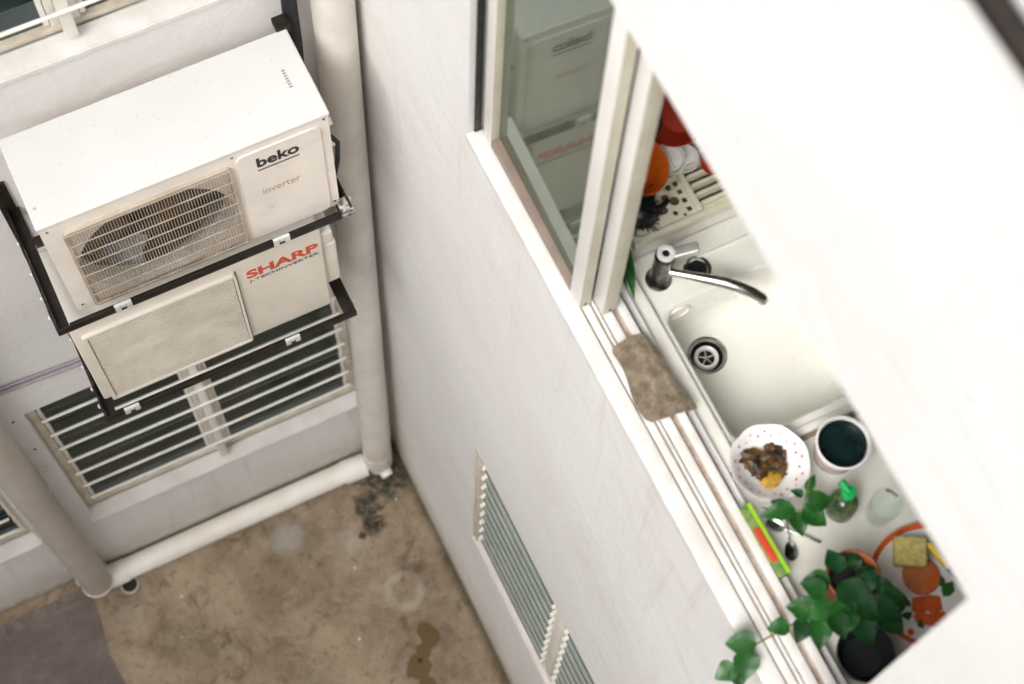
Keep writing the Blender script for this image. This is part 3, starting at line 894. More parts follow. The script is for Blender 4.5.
# ------------------------------------------------------------------ kitchen worktop with moulded sink
CZ = 4.0
kc = thing('kitchen_counter', 'cream kitchen worktop with moulded sink just inside the open window', 'counter', (.35, -1.5, 3.16))
bx0, bx1, by0, by1 = .200, .560, -1.655, -1.293
hole = rrect(bx0, bx1, by0, by1, .035, 6)
b = MB(); b.plate([(.136, -2.75), (.72, -2.75), (.72, -.40), (.136, -.40)], [hole], -.03, 0, FLAT(CZ))
b.build('worktop', M['bakelite'], kc)
b = MB()
b.box(.136, .190, -1.70, -1.10, CZ + .0005, CZ + .014, .006, seg=3)          # raised lip next to the window track
b.box(.190, .66, -1.690, -1.672, CZ + .0005, CZ + .010, .004)
b.box(.20, .66, -1.175, -1.163, CZ + .0005, CZ + .007, .003)
b.box(.30, .66, -1.222, -1.215, CZ + .0005, CZ + .005, .002)
b.build('raised_edge', M['bakelite'], kc)
b = MB(); b.box(.191, .66, -1.702, -1.6905, CZ + .0004, CZ + .0015); b.build('rim_shadow', simple('brown_rim_shadow', (.30, .22, .14), .8), kc)  # brown strip stands in for the small shadow along the rim
# basin as rings going down
dc = (.296, -1.392)
b = MB()
rings = []
def ring(ins, z, rad):
    return [b.bm.verts.new((x, y, z)) for x, y in rrect(bx0 + ins, bx1 - ins, by0 + ins, by1 - ins, rad, 6)]
for ins, z, rad in ((-.006, CZ + .0015, .04), (.002, CZ + .001, .036), (.008, CZ - .006, .036), (.012, CZ - .10, .040), (.020, CZ - .135, .040), (.035, CZ - .150, .035)):
    rings.append(ring(ins, z, rad))
for a, c in zip(rings, rings[1:]):
    for k in range(len(a)):
        b.face([a[k], a[(k + 1) % len(a)], c[(k + 1) % len(a)], c[k]])
last = [(v.co.x, v.co.y) for v in rings[-1]]
b.plate(last, [circle(*dc, .040, 36)], 0, 0, FLAT(CZ - .150))
bmesh.ops.remove_doubles(b.bm, verts=b.bm.verts[:], dist=.0005)
bs = b.build('basin', M['basin'], kc)
b = MB(); b.lathe([(.047, .0), (.046, .003), (.041, .002), (.037, -.006)], (*dc, CZ - .150), n=40); b.build('drain_flange', M['chrome'], bs)
b = MB(); b.lathe([(.0405, -.001), (.036, -.010), (.034, -.030), (.0, -.031)], (*dc, CZ - .150), n=40); b.build('drain_cup', M['black'], bs)
b = MB(); b.lathe([(.029, -.012), (.027, -.008), (.020, -.012), (.019, -.018), (.029, -.020)], (*dc, CZ - .150), n=36); b.build('strainer', M['white'], bs)
b = MB(); 
for k in range(5):
    a = R(72 * k)
    b.tube([(dc[0], dc[1], CZ - .166), (dc[0] + .018 * math.cos(a), dc[1] + .018 * math.sin(a), CZ - .168)], .0022, 6)
b.build('strainer_star', M['chrome'], bs)
b = MB(); b.tube([Vector((bx0 + .052 + .030 * math.cos(a), by1 - .0115 + .0, CZ - .045 + .026 * math.sin(a))) for a in [2 * PI * k / 24 for k in range(25)]], .003, 8, caps=False)
b.build('overflow_ring', M['lip'], bs)
b = MB(); b.lathe([(.032, .0), (.032, .004), (.025, .006), (.021, .002)], (.327, -1.243, CZ), n=32); rg = b.build('secondary_drain_ring', M['chrome'], kc)
b = MB(); b.lathe([(.0, .0035), (.0212, .0035)], (.327, -1.243, CZ), n=32); b.build('secondary_drain_hole', M['black'], kc)
b = MB(); b.box(.155, .170, -2.74, -.41, 3.16, CZ - .031); b.box(.680, .70, -2.74, -.41, 3.16, CZ - .031); b.box(.171, .679, -2.74, -2.72, 3.16, CZ - .031); b.box(.171, .679, -.43, -.41, 3.16, CZ - .031)
b.build('cabinet', M['inner'], kc, smooth=0)
# tap
tp = MB()
tb = Vector((.236, -1.228, CZ))
tp.lathe([(.030, .0), (.030, .006), (.024, .012), (.0215, .03), (.0215, .095), (.023, .10), (.023, .112), (.019, .118), (.0, .118)], tb, (.06, .05, 1), 36)
tap = tp.build('tap', M['chrome_dull'], kc)
hd = tb + Vector((.0072, .006, .1185))
b = MB(); b.lathe([(.0205, -.002), (.0200, .004), (.011, .0045), (.0085, .002)], hd, (.06, .05, 1), 30); b.build('tap_cap', M['white'], tap)
b = MB(); b.lathe([(.0, .0022), (.0082, .0022)], hd, (.06, .05, 1), 20); b.build('tap_button', M['black'], tap)
b = MB()
l0 = hd + Vector((.016, -.004, -.006)); l1 = hd + Vector((.068, -.020, .012))
ldir = (l1 - l0).normalized(); lm = Matrix.Translation((l0 + l1) / 2) @ ldir.to_track_quat('X', 'Z').to_matrix().to_4x4()
b.box(-.03, .03, -.012, .012, -.005, .005, .004, lm, 3)
b.build('tap_lever', simple('satin_lever', (.55, .56, .52), .35, .55), tap)
b = MB(); b.tube([(.245, -1.235, 4.052), (.262, -1.250, 4.055), (.285, -1.269, 4.058), (.315, -1.294, 4.062), (.345, -1.319, 4.065), (.370, -1.342, 4.062), (.392, -1.362, 4.054), (.410, -1.379, 4.042), (.414, -1.383, 4.030)], [.0095, .0095, .0100, .0115, .0130, .0130, .0125, .0125, .0125], 20)
b.build('tap_spout', M['chrome'], tap)

# ------------------------------------------------------------------ dish rack and dishes
rk = thing('dish_rack', 'ivory plastic dish rack with punched holes and slatted plate stand beyond the tap', 'dish rack', (.40, -.95, CZ))
holes = []
rr = random.Random(3)
for (x, y, r) in ((.290, -1.112, .006), (.312, -1.098, .011), (.334, -1.116, .0065), (.346, -1.088, .0115), (.330, -1.072, .009), (.300, -1.060, .010), (.349, -1.052, .007), (.325, -1.035, .012), (.290, -1.022, .008), (.345, -1.012, .010), (.318, -.995, .009), (.285, -.98, .011), (.345, -.96, .010), (.31, -.94, .010), (.268, -1.085, .009), (.262, -1.045, .008), (.26, -1.0, .009), (.352, -1.128, .004)):
    holes.append(circle(x, y, r, 18))
for k in range(12):
    y = -1.125 + k * .0235
    holes.append([(.362, y), (.374, y), (.374, y + .012), (.362, y + .012)])
b = MB(); b.plate([(.222, -1.142), (.62, -1.142), (.62, -.72), (.222, -.72)], holes + [[(.396, -1.121 + k * .0235), (.60, -1.121 + k * .0235), (.60, -1.1065 + k * .0235), (.396, -1.1065 + k * .0235)] for k in range(12)], -.003, 0, FLAT(4.048))
b.build('perforated_base', M['rackp'], rk)
b = MB(); b.plate([(.212, -1.152), (.63, -1.152), (.63, -.71), (.212, -.71)], [rrect(.224, .618, -1.140, -.722, .01, 3)], -.028, 0, FLAT(4.056)); b.build('tray_rim', M['rackp'], rk)
b = MB(); b.plate([(.226, -1.139), (.616, -1.139), (.616, -.724), (.226, -.724)], [], 0, .004, FLAT(4.0010)); b.build('drip_tray', simple('brown_shade_tray', (.30, .22, .13), .6, nsc=9), rk)  # tray brown so holes and slat gaps look dark, shade in the colour
b = MB(); b.box(.377, .392, -1.138, -.76, 4.0485, 4.064, .004)
for k in range(12):
    y = -1.130 + k * .0235
    b.box(.393, .612, y, y + .0075, 4.0485, 4.072, .002)
b.build('plate_slats', M['rackp'], rk)

def dish(name, lab, cat, c, axis, r, h, mat, parts=None, lip=.003, group=None):
    t = thing(name, lab, cat, c, group)
    b = MB()
    b.lathe([(0, 0), (r * .55, 0), (r * .62, .002), (r * .9, h * .6), (r, h), (r - lip * .5, h + lip * .6), (r - lip * 1.3, h), (r * .84, h * .6 + .003), (r * .58, lip + .003), (0, lip + .002)], c, axis, 48)
    b.build('bowl_body', mat, t)
    return t
dish('red_bowl', 'red plastic bowl standing on edge at the back of the dish rack', 'bowl', (.435, -.93, 4.13), (-.55, -.25, .72), .075, .045, M['red'])
dish('orange_bowl', 'orange plastic bowl leaning in the dish rack behind the window stile', 'bowl', (.278, -1.00, 4.095), (.25, -.35, .9), .068, .05, M['orange'])
dish('red_saucer', 'small red dish at the far edge of the rack slats', 'dish', (.46, -1.055, 4.085), (-.3, -.2, .9), .03, .012, M['red'])
def cup(name, lab, cat, c, axis, r, h, mat, group=None):
    t = thing(name, lab, cat, c, group)
    b = MB(); b.lathe([(0, 0), (r * .72, 0), (r * .80, .004), (r, h), (r - .002, h + .0015), (r - .004, h), (r * .78, .008), (0, .007)], c, axis, 44)
    b.build('cup_body', mat, t)
    return t
cup('white_cup', 'ivory cup standing upside in the rack next to the orange bowl', 'cup', (.374, -1.002, 4.075), (-.25, -.3, 1), .038, .022, M['white'])
cup('white_cup', 'second ivory cup half behind the first, nearer the slats', 'cup', (.408, -1.012, 4.062), (-.1, -.2, 1), .034, .022, M['white'])
cup('drinking_glass', 'clear drinking glass lying in the rack in front of the ivory cup', 'glass', (.345, -1.040, 4.055), (-.1, -.3, 1), .030, .055, M['clear'])
t = thing('teal_cup', 'dark teal cup in the rack between the red and orange bowls', 'cup', (.352, -.905, 4.055))
b = MB(); b.lathe([(0, 0), (.03, 0), (.038, .08), (.035, .08), (.027, .006), (0, .006)], (.352, -.905, 4.055), (0, -.2, 1), 36); b.build('cup_body', M['teal'], t)
# black scourer bundle / dark utensils
t = thing('black_brush', 'black bristly dish brush lying in the rack corner beside the tap', 'brush', (.262, -1.085, 4.05))
b = MB(); rr = random.Random(5)
b.lathe([(0, 0), (.034, .002), (.042, .02), (.036, .04), (.018, .054), (0, .057)], (.252, -1.086, 4.050), (.1, -.1, 1), 24)
b.build('brush_head', M['black'], t)
b = MB()
for k in range(240):
    a = rr.uniform(0, 2 * PI); e = rr.uniform(.05, 1.3); d = Vector((math.cos(a) * math.cos(e), math.sin(a) * math.cos(e), math.sin(e)))
    p = Vector((.252, -1.088, 4.062)) + d * .028
    q = p + d * rr.uniform(.016, .032) + Vector((rr.uniform(-.006, .006), rr.uniform(-.006, .006), 0))
    b.tube([p, q], [.0030, .0012], 5)
b.build('bristles', M['black'], t)
b = MB(); b.tube([(.262, -1.085, 4.085), (.285, -1.062, 4.090), (.318, -1.045, 4.088), (.322, -1.030, 4.086)], [.010, .008, .006, .005], 12)
b.tube([(.27, -1.105, 4.075), (.305, -1.100, 4.076), (.325, -1.090, 4.072)], [.008, .007, .006], 12)
b.build('handle', M['black'], t)
for i, (dx, lab) in enumerate(((0, 'fork with bright steel handle sticking up beside the orange bowl'), (.011, 'spoon with bright steel handle sticking up beside the orange bowl'))):
    t = thing('cutlery', lab, 'cutlery', (.272 + dx, -1.055, 4.06), 'cutlery standing in the dish rack')
    b = MB(); b.box(-.004, .004, -.0012, .0012, 0, .085, .001, Matrix.Translation((.266 + dx, -1.060, 4.058)) @ Matrix.Rotation(R(-10 + 6 * i), 4, 'X'))
    b.build('steel_handle', M['chrome'], t)

# ------------------------------------------------------------------ cloth on the sill
t = thing('dish_cloth', 'brown woven cloth spread over the white window tracks', 'cloth', (.10, -1.45, 4.06))
b = MB(); N = 26; V = []
corners = [Vector((.044, -1.352)), Vector((.150, -1.358)), Vector((.160, -1.550)), Vector((.040, -1.536))]
for top in (1, 0):
    rows = []
    for i in range(N + 1):
        row = []
        for j in range(N + 1):
            u, v = j / N, i / N
            e = corners[0] * (1 - u) * (1 - v) + corners[1] * u * (1 - v) + corners[2] * u * v + corners[3] * (1 - u) * v
            e = e + Vector((0, .012 * math.sin(u * PI * .9) * (1 - v)))                       # bowed upper edge
            e.x += (-.014 * math.sin(v * PI) * u) + .006 * math.sin(v * PI * 2) * (1 - u)
            if u > .8 and v < .25: e.x -= .02 * (u - .8) * 5 * (.25 - v) * 4
            cu_, cv_ = max(0, abs(u - .5) - .40) * 10, max(0, abs(v - .5) - .42) * 12.5      # round the corners off
            kk = max(0.0, math.hypot(cu_, cv_) - 1) * .010
            e.x -= math.copysign(kk, u - .5); e.y += math.copysign(kk, v - .5)
            z = 4.0595 + .0035 * mnoise.noise(Vector((e.x * 40, e.y * 40, 1))) + .004 * math.exp(-((u - .55) / .10) ** 2)
            if e.x > .128: z -= (e.x - .128) * .5
            z += .003 * mnoise.noise(Vector((e.x * 14, e.y * 14, 5)))
            row.append(b.bm.verts.new((e.x, e.y, z + (.0 if top else -.003))))
        rows.append(row)
    V.append(rows)
for i in range(N):
    for j in range(N):
        b.face([V[0][i][j], V[0][i][j + 1], V[0][i + 1][j + 1], V[0][i + 1][j]])
        b.face([V[1][i][j], V[1][i + 1][j], V[1][i + 1][j + 1], V[1][i][j + 1]])
for k in range(N):
    for (a, c) in (((0, k), (0, k + 1)), ((k + 1, 0), (k, 0)), ((N, k + 1), (N, k)), ((k, N), (k + 1, N))):
        b.face([V[0][a[0]][a[1]], V[1][a[0]][a[1]], V[1][c[0]][c[1]], V[0][c[0]][c[1]]])
b.build('cloth_sheet', M['cloth'], t)

# ------------------------------------------------------------------ leaves
def leaf(mb, base, d, up, L, W, fold=.25, droop=.35, tip=1.0, n=9):
    d = Vector(d).normalized(); up = Vector(up); up = (up - d * up.dot(d)).normalized(); s = d.cross(up)
    rows = []
    for i in range(n + 1):
        t = i / n
        w = W * (math.sin(PI * t ** .72) ** .85) * (1 - .25 * t) if 0 < t < 1 else .0006
        c = Vector(base) + d * L * (t - droop * .3 * t * t) - up * L * droop * t * t * .7
        row = []
        for j in (-1, -.5, 0, .5, 1):
            row.append(c + s * w * j * .5 + up * (abs(j) * w * fold * .5 + .0012 * math.sin(t * 14 + j) * abs(j)))
        rows.append(row)
    for layer, off in ((0, 0), (1, -.0007)):
        vs = [[mb.bm.verts.new(p + up * off) for p in r] for r in rows]
        for i in range(n):
            for j in range(4):
                mb.face([vs[i][j], vs[i][j + 1], vs[i + 1][j + 1], vs[i + 1][j]], layer == 1)
        if layer == 0: v0 = vs
        else:
            for i in range(n):
                for j in (0, 4):
                    mb.face([v0[i][j], v0[i + 1][j], vs[i + 1][j], vs[i][j]])
    return mb

# green blade plant behind the window stile
t = thing('spider_plant', 'small plant with long strap leaves tucked behind the window stile by the tap', 'plant', (.165, -1.19, 4.015))
for (bx, by, dx, dy, L, W, m) in ((.182, -1.150, -.30, -1.0, .135, .028, 'leaf2'), (.172, -1.145, -.20, -1.0, .125, .026, 'leaf_d'), (.190, -1.150, -.42, -1.0, .10, .018, 'leaf'), (.150, -1.13, -.05, -1, .12, .02, 'leaf_d')):
    b = MB(); leaf(b, (bx, by, 4.075), (dx, dy, .10), (0, 0, 1), L, W, .3, .25); b.build('leaf', M[m], t)
b = MB(); b.lathe([(0, 0), (.012, 0), (.014, .06), (0, .062)], (.162, -1.142, 4.015), n=14); b.build('root_stub', M['stem'], t)

# ------------------------------------------------------------------ bowl with scraps
bc = Vector((.237, -1.722, CZ + .001))
t = thing('scrap_bowl', 'white scalloped bowl with pink dots around its rim right of the sink', 'bowl', bc)
b = MB()
n = 72; prof = [(0, .0), (.038, .0), (.040, .004), (.060, .018), (.078, .036), (.086, .044), (.086, .0465), (.083, .0455), (.074, .036), (.056, .020), (.036, .008), (0, .007)]
rings = []
for r, h in prof:
    if r == 0: rings.append([b.bm.verts.new(bc + Vector((0, 0, h)))])
    else:
        k_ = max(0, (r - .05) / .036)
        rings.append([b.bm.verts.new(bc + Vector((r * (1 + .016 * k_ * math.cos(8 * a)) * math.cos(a), r * (1 + .016 * k_ * math.cos(8 * a)) * math.sin(a), h))) for a in [2 * PI * q / n for q in range(n)]])
for a, c in zip(rings, rings[1:]):
    for k in range(n):
        k2 = (k + 1) % n
        if len(a) == 1: b.face([a[0], c[k2], c[k]])
        elif len(c) == 1: b.face([a[k], a[k2], c[0]])
        else: b.face([a[k], a[k2], c[k2], c[k]])
b.mat(1); rr = random.Random(8)
for k in range(26):
    a = 2 * PI * k / 26 + rr.uniform(-.05, .05); r = .073 if k % 2 else .066
    h = .0365 if k % 2 else .0295
    b.lathe([(0, .0012), (rr.uniform(.0018, .0034), .0006)], bc + Vector((r * math.cos(a), r * math.sin(a), h)), (-math.cos(a) * .75, -math.sin(a) * .75, 1), 8)
b.build('bowl_body', [M['white'], M['pink']], t)
t = thing('food_scraps', 'heap of burnt brown and black food scraps lying in the dotted bowl', 'food', bc + Vector((0, 0, .008)))
def lump(c, r, sq=(1, 1, .7), seed=0, amp=.45, fr=2.2, sub=3):
    b = MB(); m = bmesh.new(); bmesh.ops.create_icosphere(m, subdivisions=sub, radius=1)
    for v in m.verts:
        k = 1 + amp * mnoise.noise(v.co * fr + Vector((seed * 7.3, 0, 0)))
        v.co = Vector((v.co.x * sq[0] * r * k, v.co.y * sq[1] * r * k, v.co.z * sq[2] * r * k)) + Vector(c)
    b.merge(m); return b
for i, (dx, dy, r) in enumerate(((-.022, .022, .020), (-.006, .010, .021), (.014, .006, .021), (.028, .010, .014), (-.012, -.008, .018), (.004, -.018, .018), (-.026, .036, .012), (.020, .026, .011), (-.020, .004, .015), (.016, -.010, .016))):
    lump(bc + Vector((dx * 1.15, dy * 1.15, .020)), r * 1.1, (1, 1, .6), i, .9, 2.6).build('scrap', M['scrap'], t)
lump(bc + Vector((-.012, -.034, .026)), .017, (1.3, .9, .5), 3, .5).build('yellow_scrap', M['yolk'], t)

# cup with dark inside
cc = Vector((.385, -1.757, CZ + .001))
t = thing('yoghurt_tub', 'white tub with a pink band and a dark inside at the worktop edge', 'tub', cc)
ax = (-.02, -.05, 1)
b = MB(); b.lathe([(0, 0), (.044, 0), (.046, .003), (.050, .035)], cc, ax, 48)
b.mat(1).lathe([(.0502, .035), (.0525, .060)], cc, ax, 48)
b.mat(0).lathe([(.0526, .060), (.056, .088), (.059, .090), (.059, .094), (.055, .095), (.0525, .088), (.047, .030), (.043, .005), (0, .004)], cc, ax, 48)
b.build('tub_body', [M['white'], simple('faded_pink_band', (.60, .33, .30), .5)], t)
b = MB(); b.lathe([(.0, .058), (.0495, .058)], cc, ax, 48); b.build('dark_fill', simple('dark_fill', (.004, .008, .009), .12, nsc=20, c2=(.006, .022, .022)), t)  # dark disc across the inside of the tub
b = MB(); b.lathe([(.0475, .012), (.0518, .087), (.0508, .087), (.0465, .012)], cc, ax, 48); b.build('dark_lining', simple('dark_teal_lining', (.006, .009, .010), .3, nsc=20, c2=(.010, .03, .03)), t)  # dark sleeve along the inner wall

# mint sprig
t = thing('mint_sprig', 'fresh mint sprig lying between the dotted bowl and the green capped bottle', 'herb', (.235, -1.845, CZ))
ms = [(.175, -1.80, 4.035), (.205, -1.83, 4.055), (.240, -1.848, 4.07), (.262, -1.82, 4.085), (.280, -1.80, 4.095)]
b = MB(); b.tube(ms, .0018, 8); b.build('stem', M['stem'], t)
for (bx, by, bz, dx, dy, L, W, mt) in ((.228, -1.838, 4.066, -1, .25, .062, .036, 'leaf2'), (.240, -1.846, 4.070, .5, -.9, .050, .044, 'leaf2'), (.246, -1.842, 4.080, .9, -.2, .052, .040, 'leaf'), (.262, -1.820, 4.085, .7, .5, .036, .018, 'leaf2'), (.252, -1.826, 4.085, -.55, .75, .026, .016, 'leaf'), (.226, -1.842, 4.060, -.2, -1, .046, .036, 'leaf'), (.214, -1.828, 4.06, -.6, .8, .03, .022, 'leaf_d')):
    b = MB(); leaf(b, (bx, by, bz), (dx, dy, .15), (0, 0, 1), L * 1.3, W * 1.35, .3, .3); b.build('leaf', M[mt], t)
# bottle with green cap
t = thing('green_bottle', 'small dark green bottle with bright green spout cap beside the tub', 'bottle', (.335, -1.868, CZ))
b = MB(); b.lathe([(0, 0), (.026, 0), (.030, .006), (.032, .03), (.031, .05), (.024, .066), (.012, .074), (0, .075)], (.330, -1.872, CZ + .001), (.10, .12, 1), 36); b.build('bottle_body', M['bottle'], t)
b = MB(); b.lathe([(.013, 0), (.0155, .003), (.0155, .018), (.013, .022), (0, .022)], (.3395, -1.862, 4.073), (.10, .12, 1), 24)
b.tube([(.341, -1.860, 4.088), (.338, -1.848, 4.094), (.334, -1.834, 4.098)], [.008, .008, .009], 12); b.build('bottle_cap', M['cap'], t)
# glass tumbler
t = thing('glass_tumbler', 'clear glass tumbler with a coloured transfer standing behind the orange rimmed plate', 'glass', (.405, -1.912, CZ))
b = MB(); gc = Vector((.400, -1.915, CZ + .001))
b.lathe([(0, 0), (.026, 0), (.028, .004), (.035, .085), (.034, .086), (.0325, .085), (.0255, .008), (0, .007)], gc, (.02, .0, 1), 40); b.build('tumbler_body', M['clear'], t)
b = MB(); b.tube([gc + Vector((.036 * math.cos(a), .036 * math.sin(a), .066)) for a in [R(10 + 4 * k) for k in range(12)]], .004, 8); b.build('transfer_print', simple('print_teal', (.03, .17, .15), .4, nsc=60, c2=(.30, .12, .05)), t)

# spoons
def spoon(bc_, ang, L, lab, tone):
    t = thing('spoon', lab, 'spoon', bc_, 'teaspoons lying beside the scrap bowl')
    T = Matrix.Translation(bc_) @ Matrix.Rotation(ang, 4, 'Z')
    b = MB(); rows = []
    for (s_, dz) in ((0, .0), (.35, -.0012), (.7, -.0005), (1, .0022), (1.0, .0030), (.7, .0005), (.35, -.0002), (0, .001)):
        rows.append([b.bm.verts.new(T @ Vector((.021 * s_ * math.cos(a), .0135 * s_ * math.sin(a) * (1 - .12 * math.cos(a)), .004 + dz))) for a in [2 * PI * k / 24 for k in range(24)]] if s_ else [b.bm.verts.new(T @ Vector((0, 0, .004 + dz)))])
    for a_, c_ in zip(rows, rows[1:]):
        for k in range(24):
            k2 = (k + 1) % 24
            if len(a_) == 1: b.face([a_[0], c_[k2], c_[k]])
            elif len(c_) == 1: b.face([a_[k], a_[k2], c_[0]])
            else: b.face([a_[k], a_[k2], c_[k2], c_[k]])
    b.build('spoon_bowl', tone, t)
    b = MB(); b.tube([T @ Vector(p) for p in ((.020, 0, .007), (.035, 0, .010), (.07, .001, .008), (L, .002, .004))], [.0022, .002, .0026, .0036], 10); b.build('handle', M['chrome'], t)
spoon(Vector((.192, -1.905, CZ + .001)), R(68), .11, 'teaspoon with a dark shiny bowl beside the green packet', M['chrome_dull'])
spoon(Vector((.190, -1.842, CZ + .001)), R(-48), .10, 'pale shiny teaspoon nearer the dotted bowl', M['chrome'])
# green packet
t = thing('seasoning_packet', 'slim green box with a lime edge and red label along the window track', 'packet', (.14, -1.865, CZ))
pm = Matrix.Translation((.139, -1.868, CZ + .035)) @ Matrix.Rotation(R(1.5), 4, 'Z')
b = MB(); b.box(-.0135, .0135, -.083, .083, -.020, .022, .0012, pm); b.build('box_body', M['gcard'], t)
b = MB(); b.box(.0062, .0142, -.0835, .0835, .0222, .0230, 0, pm); b.build('lime_edge', M['lime'], t)
b = MB(); b.box(-.0115, .0055, -.050, .030, .0222, .0234, .0004, pm); b.build('red_label', M['rcard'], t)

# ------------------------------------------------------------------ potted plant
pc = Vector((.245, -2.025, CZ + .001))
t = thing('potted_plant', 'leafy vine in a terracotta pot on the worktop, trailing out over the sill', 'potted plant', pc)
b = MB(); b.lathe([(0, 0), (.038, 0), (.040, .003), (.048, .10), (.053, .102), (.055, .105), (.056, .128), (.053, .131), (.050, .128), (.047, .10), (0, .098)], pc, (0, 0, 1), 48); b.build('pot', M['terra'], t)
lump(pc + Vector((0, 0, .100)), .0455, (1, 1, .16), 2, .25, 3, 4).build('soil', M['soil'], t)
vine = [pc + Vector(p) for p in ((-.005, -.01, .10), (-.03, -.02, .145), (-.075, -.030, .150), (-.13, -.030, .130), (-.19, -.030, .105), (-.255, -.028, .070), (-.295, -.050, .03))]
b = MB(); b.tube(vine, [.0028, .0028, .0026, .0024, .0022, .002, .0016], 8); b.build('stem', M['stem'], t)
LV = [  # base offset, direction, length, width, material, tilt of the blade
    ((-.055, .010, .150), (-.95, .35, .1), .060, .044, 'leaf'),
    ((-.030, .020, .150), (.10, 1, .1), .048, .040, 'leaf_d'),
    ((-.035, .000, .155), (.1, -.9, .1), .074, .060, 'leaf_d'),
    ((-.075, -.030, .150), (-.9, -.1, .1), .058, .046, 'leaf'),
    ((-.060, -.030, .152), (-.2, -1, .1), .062, .050, 'leaf'),
    ((-.030, -.035, .150), (.3, -.95, .1), .070, .052, 'leaf_d'),
    ((-.105, -.030, .140), (-.80, .55, .0), .062, .046, 'leaf'),
    ((-.105, -.040, .140), (-.45, -.85, .0), .066, .046, 'leaf'),
    ((-.005, -.060, .145), (.55, -.75, .0), .075, .052, 'leaf_d'),
    ((-.235, -.030, .085), (-.80, .45, .0), .062, .050, 'leaf'),
    ((-.255, -.030, .070), (-.50, -.85, -.1), .060, .050, 'leaf'),
    ((-.285, -.045, .045), (-.2, -1, -.1), .045, .038, 'leaf_d'),
    ((-.285, -.045, .050), (-1, -.1, -.1), .05, .04, 'leaf'),
    ((.010, .010, .118), (.4, .8, .3), .042, .026, 'leaf_d'),
    ((.005, -.005, .118), (.9, .1, .3), .044, .026, 'leaf_d'),
    ((.015, -.015, .115), (.6, -.8, .3), .038, .024, 'leaf_d'),
    ((-.010, .02, .13), (-.5, .8, .2), .034, .028, 'leaf'),
    ((-.080, -.010, .160), (-.6, .7, .2), .052, .040, 'leaf'),
    ((-.085, -.050, .158), (-.1, -.9, .2), .056, .042, 'leaf_d'),
    ((-.050, -.060, .155), (-.7, -.7, .2), .050, .040, 'leaf'),
    ((.020, -.030, .130), (.9, -.5, .2), .046, .034, 'leaf_d'),
    ((-.125, -.035, .140), (-.55, .80, .1), .046, .036, 'leaf'),
    ((-.135, -.035, .135), (-.75, -.65, .1), .050, .038, 'leaf_d'),
    ((-.165, -.030, .120), (-.95, .3, .1), .046, .034, 'leaf'),
    ((.010, -.085, .125), (.35, -.95, .1), .062, .050, 'leaf_d'),
    ((-.040, -.080, .140), (-.05, -1, .1), .058, .046, 'leaf_d'),
    ((.020, -.060, .135), (.95, -.45, .1), .058, .044, 'leaf_d'),
    ((-.010, -.03, .150), (.6, .2, .2), .050, .036, 'leaf_d'),
    ((.0, .025, .125), (.9, .5, .2), .036, .026, 'leaf_d'),
]
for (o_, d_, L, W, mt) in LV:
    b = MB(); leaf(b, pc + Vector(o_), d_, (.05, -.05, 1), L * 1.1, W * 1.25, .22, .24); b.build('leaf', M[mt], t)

# ------------------------------------------------------------------ plate with floral print, sponge, fruit
pc2 = Vector((.420, -2.098, CZ + .001))
t = thing('floral_plate', 'white plate with orange rim and orange flower print at the far end of the worktop', 'plate', pc2)
b = MB(); b.lathe([(0, 0), (.075, 0), (.080, .003), (.12, .012)], pc2, (0, 0, 1), 64)
b.mat(1).lathe([(.12, .012), (.134, .0165), (.1345, .0185), (.133, .019)], pc2, (0, 0, 1), 64)
b.lathe([(.133, .019), (.1225, .0155)], pc2, (0, 0, 1), 64)
b.mat(0).lathe([(.1225, .0155), (.084, .0055), (.076, .0035), (0, .003)], pc2, (0, 0, 1), 64)
pz = 0.0
def petal(mi, x, y, a, L, W):
    global pz
    pz += .00016; L *= 1.35; W *= 1.5
    b.mat(mi); z = .0042 + pz + max(0, math.hypot(x, y) - .078) * .26
    pts = [pc2 + Vector((x + math.cos(a) * L * t_ - math.sin(a) * w_ * W, y + math.sin(a) * L * t_ + math.cos(a) * w_ * W, z + .0006 + max(0, math.hypot(x + math.cos(a) * L * t_, y + math.sin(a) * L * t_) - .08) * .06)) for t_, w_ in ((0, 0), (.25, .4), (.6, .5), (1, 0), (.6, -.5), (.25, -.4))]
    b.face([b.bm.verts.new(p) for p in pts])
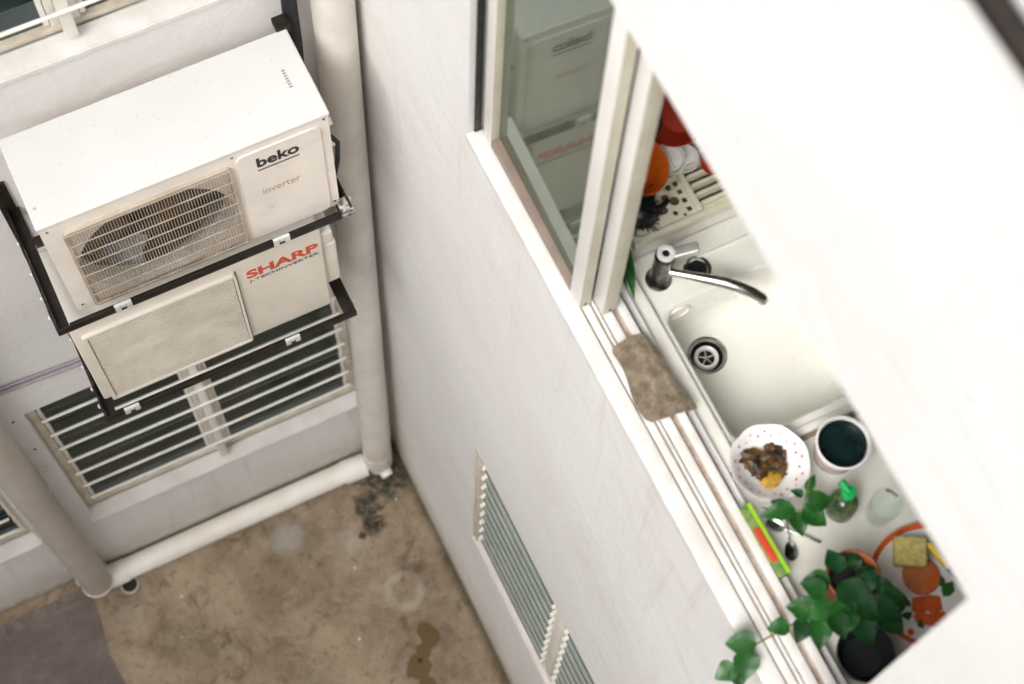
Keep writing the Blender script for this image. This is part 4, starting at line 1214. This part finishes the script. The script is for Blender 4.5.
for (mi, x, y, a, L, W) in ((1, -.036, -.040, .3, .034, .030), (1, -.034, -.042, 1.9, .030, .030), (1, -.036, -.044, 3.6, .028, .026), (1, -.034, -.046, 5.0, .034, .030), (1, -.038, -.078, .5, .030, .028), (1, -.040, -.080, 4.4, .032, .026), (1, -.036, -.080, 5.6, .030, .024),
                            (1, -.085, -.058, 4.0, .014, .010), (1, -.082, -.088, 4.6, .016, .012),
                            (2, -.062, .010, 2.6, .024, .012), (2, -.062, .004, 3.9, .028, .010), (2, -.058, -.018, 2.1, .026, .012), (2, -.064, -.030, 3.3, .026, .012), (2, -.056, -.050, 4.2, .02, .010), (2, -.060, -.105, 4.6, .02, .010), (2, -.005, -.012, 2.2, .024, .016), (2, .012, -.030, .5, .03, .018), (2, .02, -.012, 1.2, .02, .012)):
    petal(mi, x, y, a, L, W)
b.build('plate_body', [M['white'], M['orange_rim'], M['leaf']], t)
t = thing('dish_sponge', 'pale yellow square sponge resting on the floral plate', 'sponge', (.41, -2.02, CZ + .02))
b = MB(); b.box(-.034, .034, -.031, .031, -.013, .016, .006, Matrix.Translation((.410, -2.018, CZ + .032)) @ Matrix.Rotation(R(-28), 4, 'Z') @ Matrix.Rotation(R(8), 4, 'X'), 3)
b.build('sponge_block', M['sponge'], t)
t = thing('orange_slice', 'orange fruit slice on the floral plate below the sponge', 'fruit', (.41, -2.07, CZ + .006))
b = MB(); b.lathe([(0, 0), (.038, 0), (.041, .004), (.039, .010), (.015, .013), (0, .011)], (.412, -2.070, CZ + .0055), (.08, -.05, 1), 32, wob=.04); b.build('fruit_flesh', M['tomato'], t)
t = thing('paring_knife', 'knife with yellow handle lying across the far edge of the plate', 'knife', (.455, -2.09, CZ + .02))
b = MB(); b.tube([(.452, -2.020, 4.040), (.466, -2.075, 4.034)], [.008, .009], 12); b.build('handle', M['yellow'], t)
b = MB(); b.box(-.009, .009, -.05, .0, -.0012, .0012, .0006, Matrix.Translation((.467, -2.082, 4.033)) @ Matrix.Rotation(R(12), 4, 'Z')); b.build('blade', M['chrome_dull'], t)
# black pan
bp_ = Vector((.205, -2.165, CZ + .001))
t = thing('black_bowl', 'black round bowl beneath the vine leaves next to the terracotta pot', 'bowl', bp_)
b = MB(); b.lathe([(0, 0), (.040, 0), (.044, .004), (.057, .055), (.060, .070), (.058, .072), (.054, .060), (.040, .030), (0, .026)], bp_, (0, 0, 1), 48); b.build('bowl_body', simple('matt_black', (.014, .016, .018), .45, nsc=10), t)
